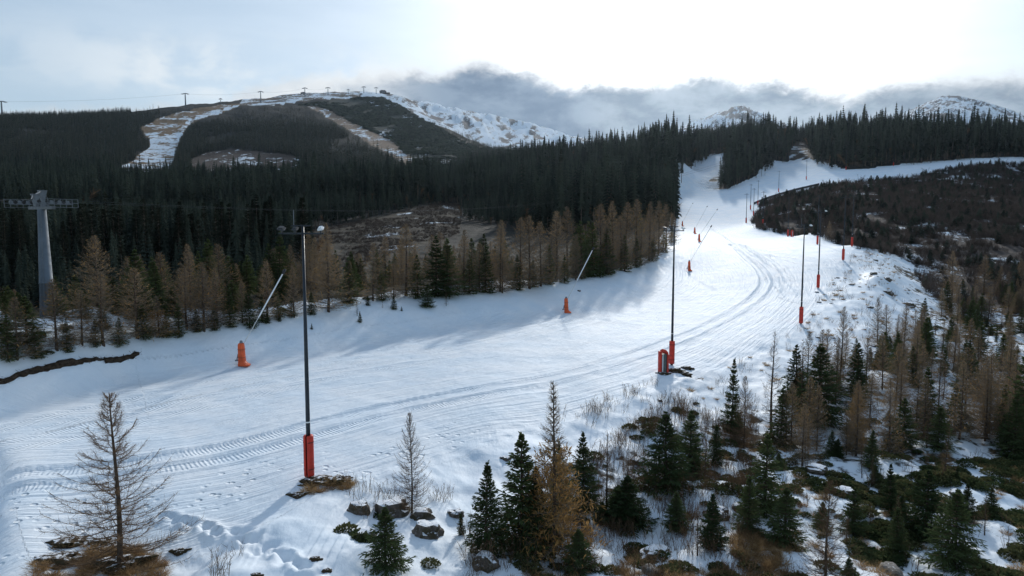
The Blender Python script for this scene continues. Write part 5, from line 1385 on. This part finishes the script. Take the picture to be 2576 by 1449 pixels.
h = np.clip(rng.normal(21.0, 5.4, len(fp)), 9, 36) * (1 + 0.28 * fbm(fp[:, 0] / 26, fp[:, 1] / 26, 2, 305))
h *= np.where(fp[:, 1] > 700, 0.80, 1.0) * np.where(fp[:, 1] > 1300, 0.78, 1.0) * np.where((fp[:, 1] > 1700) & (fp[:, 0] / fp[:, 1] > -0.5), 0.6, 1.0)
h = np.where((fp[:, 1] < 150) & (fp[:, 0] < 0), h * 0.36 * np.clip(fp[:, 1] / 105, 0.8, 1.6), h)
lim_ = (fp[:, 1] < 420) & (fp[:, 0] < 0); Xp, _y = project(fp[:, 0], fp[:, 1], fz)
Ytop = 492 + 62 * rng.random(len(fp)) ** 0.7 - 22 * (rng.random(len(fp)) < 0.12) - np.clip(Xp - 560, 0, 300) * 0.10
for i in np.nonzero(lim_)[0]: h[i] = min(h[i], max(5.0, at_depth(Xp[i], Ytop[i], fp[i, 1])[2] - fz[i]))
h = np.where((fp[:, 1] < 900) & (fp[:, 0] / fp[:, 1] > 0.22), h * 0.84, h)
h = np.where((fp[:, 1] > 240) & (fp[:, 1] < 1000) & (np.abs(fp[:, 0] / fp[:, 1] - 0.05) < 0.17), h * 0.86, h)
small = fp[:, 1] > 1500
app = h / fp[:, 1]
# the trees that show largest stand as objects of their own
order = np.argsort(-app * (np.abs(fp[:, 0] / fp[:, 1]) < 0.76))
single = order[:64]; rest = order[64:]
for i in single:
    x, y = fp[i]; u = x / y
    where = ('in the dark wood behind the larch row' if u < 0.0 else 'in the dark wood beside the piste')
    tree('tall_spruce', x, y, float(h[i]), 'tall dark spruce ' + where, 'tall spruces ' + where, None, float(fz[i]) - 0.3, 0.015, random.uniform(0.9, 1.2))
fx = fp[rest]; hh = h[rest] / 24.0
wd = hh * rng.uniform(0.75, 1.5, len(rest))
scatter('forest', np.concatenate([fx, (fz[rest] - 0.4)[:, None]], 1), np.stack([wd, wd, hh], -1), np.where(fx[:, 1] > 1000, 5 + rng.integers(0, 2, len(rest)), np.where(rng.random(len(rest)) < 0.05, 4, rng.integers(0, 4, len(rest)))), FARK, 0.015)

# -------- low covers
def tuft(seed, n, l, w, spread, r0, m=0, curve=0.5, lean=0.55):
    r_ = random.Random(seed); b = MB()
    for k in range(n):
        a = r_.uniform(0, 6.28); q = r0 * math.sqrt(r_.random()); p = Vector((math.cos(a) * q, math.sin(a) * q, -0.03))
        d = (Vector((r_.gauss(0, lean), r_.gauss(0, lean), 1)) + Vector((math.cos(a), math.sin(a), 0)) * spread * q / r0).normalized(); ll = l * r_.uniform(0.45, 1.1)
        s = d.cross(Vector((r_.uniform(-1, 1), r_.uniform(-1, 1), 0.2))).normalized() * w
        e = p + d * ll * 0.6; f = e + (d + Vector((d.x * curve, d.y * curve, -curve * 0.6))).normalized() * ll * 0.45
        b.tri(p - s, p + s, e, m) if r_.random() < 0.3 else b.quad(p - s, p + s, e + s * 0.7, e - s * 0.7, m); b.tri(e - s * 0.7, e + s * 0.7, f, m)
    return b
def heath_clump(seed, n, R, H):
    r_ = random.Random(seed); b = MB()
    for k in range(n):
        a = r_.uniform(0, 6.28); q = R * math.sqrt(r_.random()); zt = H * (1 - (q / R) ** 2) * r_.uniform(0.35, 1.0)
        p = Vector((math.cos(a) * q, math.sin(a) * q, zt)); d = Vector((r_.gauss(0, .7), r_.gauss(0, .7), r_.uniform(0.1, 1))).normalized(); l = r_.uniform(0.10, 0.22)
        s = d.cross(Vector((r_.gauss(0, 1), r_.gauss(0, 1), 1))).normalized() * l * 0.28
        b.quad(p, p + d * l * 0.5 - s, p + d * l, p + d * l * 0.5 + s)
    return b
GR = [merged('tuft', tuft(700 + k, 130, 0.42, 0.007, 1.0, 0.16), [M_GRASS]) for k in range(3)]
HE = [merged('clump', heath_clump(720 + k, 420, 0.62, 0.42), [M_HEATH]) for k in range(3)]
BR = [merged('shrub', brush(740 + k, 1.5, 1.0, 16, 14, 0.016), [M_BRUSH]) for k in range(3)]
ST = [merged('shrub', brush(760 + k, 0.8, 0.35, 7, 10, 0.0065), [M_TWIG]) for k in range(3)]

def area_points(poly, n, seedf=None, thr=None, pw=1.0):
    x0, x1, y0, y1 = poly[:, 0].min(), poly[:, 0].max(), poly[:, 1].min(), poly[:, 1].max()
    x = rng.uniform(x0, x1, n * 6); y = y0 + (y1 - y0) * rng.random(n * 6) ** pw
    m = inside(poly, x, y)
    if seedf is not None: m &= (fbm(x / seedf[0], y / seedf[0], 3, seedf[1]) > thr)
    x, y = x[m][:n], y[m][:n]
    return np.stack([x, y, gz(x, y)], -1)
def put(name, pts, src, s0, s1, zk=1.0, tilt=0.08):
    s = rng.uniform(s0, s1, len(pts)); scatter(name, pts, np.stack([s, s, s * zk * rng.uniform(0.8, 1.2, len(pts))], -1), rng.integers(0, len(src), len(pts)), src, tilt)

LOWER = plan([(1250, 1470), (1330, 1400), (1500, 1290), (1640, 1230), (1700, 1180), (1780, 1120), (1900, 1050), (2060, 950), (2150, 890), (2330, 830), (2420, 740), (2640, 690), (2750, 800), (2900, 1200), (2900, 1500), (2575, 1560), (1800, 1560)])
OPEN = plan([(1150, 1470), (1180, 1340), (1300, 1300), (1560, 1090), (1680, 1000), (1790, 1020), (1900, 1020), (1900, 1560), (1250, 1560)])
put('heath', np.concatenate([area_points(plan([(860, 1430), (870, 1300), (940, 1260), (1090, 1280), (1110, 1400), (1040, 1450)]), 7), area_points(OPEN, 120, (1.8, 223), 0.16), area_points(plan([(-60, 912), (200, 870), (560, 810), (1000, 745), (1450, 702), (1650, 640), (1655, 628), (1450, 692), (1000, 737), (560, 800), (200, 856), (-60, 896)]), 520), area_points(LOWER, 1500, (5.0, 201), 0.06, 1.6), area_points(plan([(2050, 1230), (2600, 1130), (2800, 1300), (2900, 1560), (2250, 1560), (2150, 1400)]), 620, (2.6, 207), 0.06)]), HE, 0.35, 1.0, 0.75)
put('dry_grass', np.concatenate([area_points(LOWER, 1700, (3.0, 203), 0.0, 1.5), area_points(plan([(1230, 1460), (1900, 1400), (2000, 1340), (2150, 1560), (1200, 1560)]), 230, (1.6, 209), 0.15), area_points(plan([(1830, 1395), (1860, 1345), (1925, 1345), (2000, 1460), (1930, 1470)]), 130),
                                  area_points(plan([(190, 1475), (200, 1395), (300, 1370), (420, 1400), (430, 1475)]), 120), area_points(plan([(60, 1470), (80, 1370), (200, 1350), (260, 1380), (160, 1470)]), 26), area_points(SLOPE, 420, (2.0, 211), 0.05), area_points(plan([(760, 1240), (800, 1205), (890, 1215), (880, 1240)]), 26)]), GR, 0.5, 1.25, 0.85)
put('bare_shrubs', np.concatenate([area_points(OPEN, 950, (3.0, 213), -0.2), area_points(LOWER, 450, (4.0, 215), -0.1, 1.4), area_points(SLOPE, 420, (3.0, 216), -0.1), area_points(plan([(860, 1290), (880, 1215), (960, 1230), (1120, 1230), (1150, 1290)]), 22), area_points(plan([(500, 1490), (540, 1380), (640, 1400), (650, 1490)]), 4), area_points(plan([(1400, 1060), (1560, 1000), (1650, 960), (1640, 1010), (1500, 1080)]), 40)]), ST, 0.6, 1.5)
by = area_points(BRUSH, 24500, (7, 217), -0.20, 0.9)
BRT = BR + BR + BR + BR + [merged('shrub', far_conifer(640, 2.6, 0.8, 12, 6, 0.04), [M_SPRUCEFAR, M_BARK])] + [merged('shrub', brush(770, 2.6, 0.7, 9, 40, 0.02), [M_BRUSH])]
put('brush', by, BRT, 0.6, 1.7, 0.85)
put('clearing_brush', area_points(CLEAR, 5200, (14, 219), -0.25), BR, 0.5, 1.1, 0.6)
e_ = area_points(PINES, 5200, (60, 221), -0.35); e_ = e_[e_[:, 1] > 700]
bsrc = []
for k in range(2):
    r_ = random.Random(790 + k); b = MB()
    for q in range(26):
        a = r_.uniform(0, 6.28); rr = 3.6 * math.sqrt(r_.random()); p = Vector((math.cos(a) * rr, math.sin(a) * rr, 0)); s = Vector((-math.sin(a), math.cos(a), 0)) * r_.uniform(0.8, 1.6)
        b.quad(p - s, p + s, p + s * 0.4 + Vector((0, 0, r_.uniform(1.2, 2.6))), p - s * 0.4 + Vector((r_.uniform(-1, 1), 0, r_.uniform(1.2, 2.6))))
    bsrc.append(merged('dwarf_pine', b, [M_SPRUCEFAR]))
put('dwarf_pine_scrub', e_, bsrc, 0.7, 1.6, 0.9, 0.05)
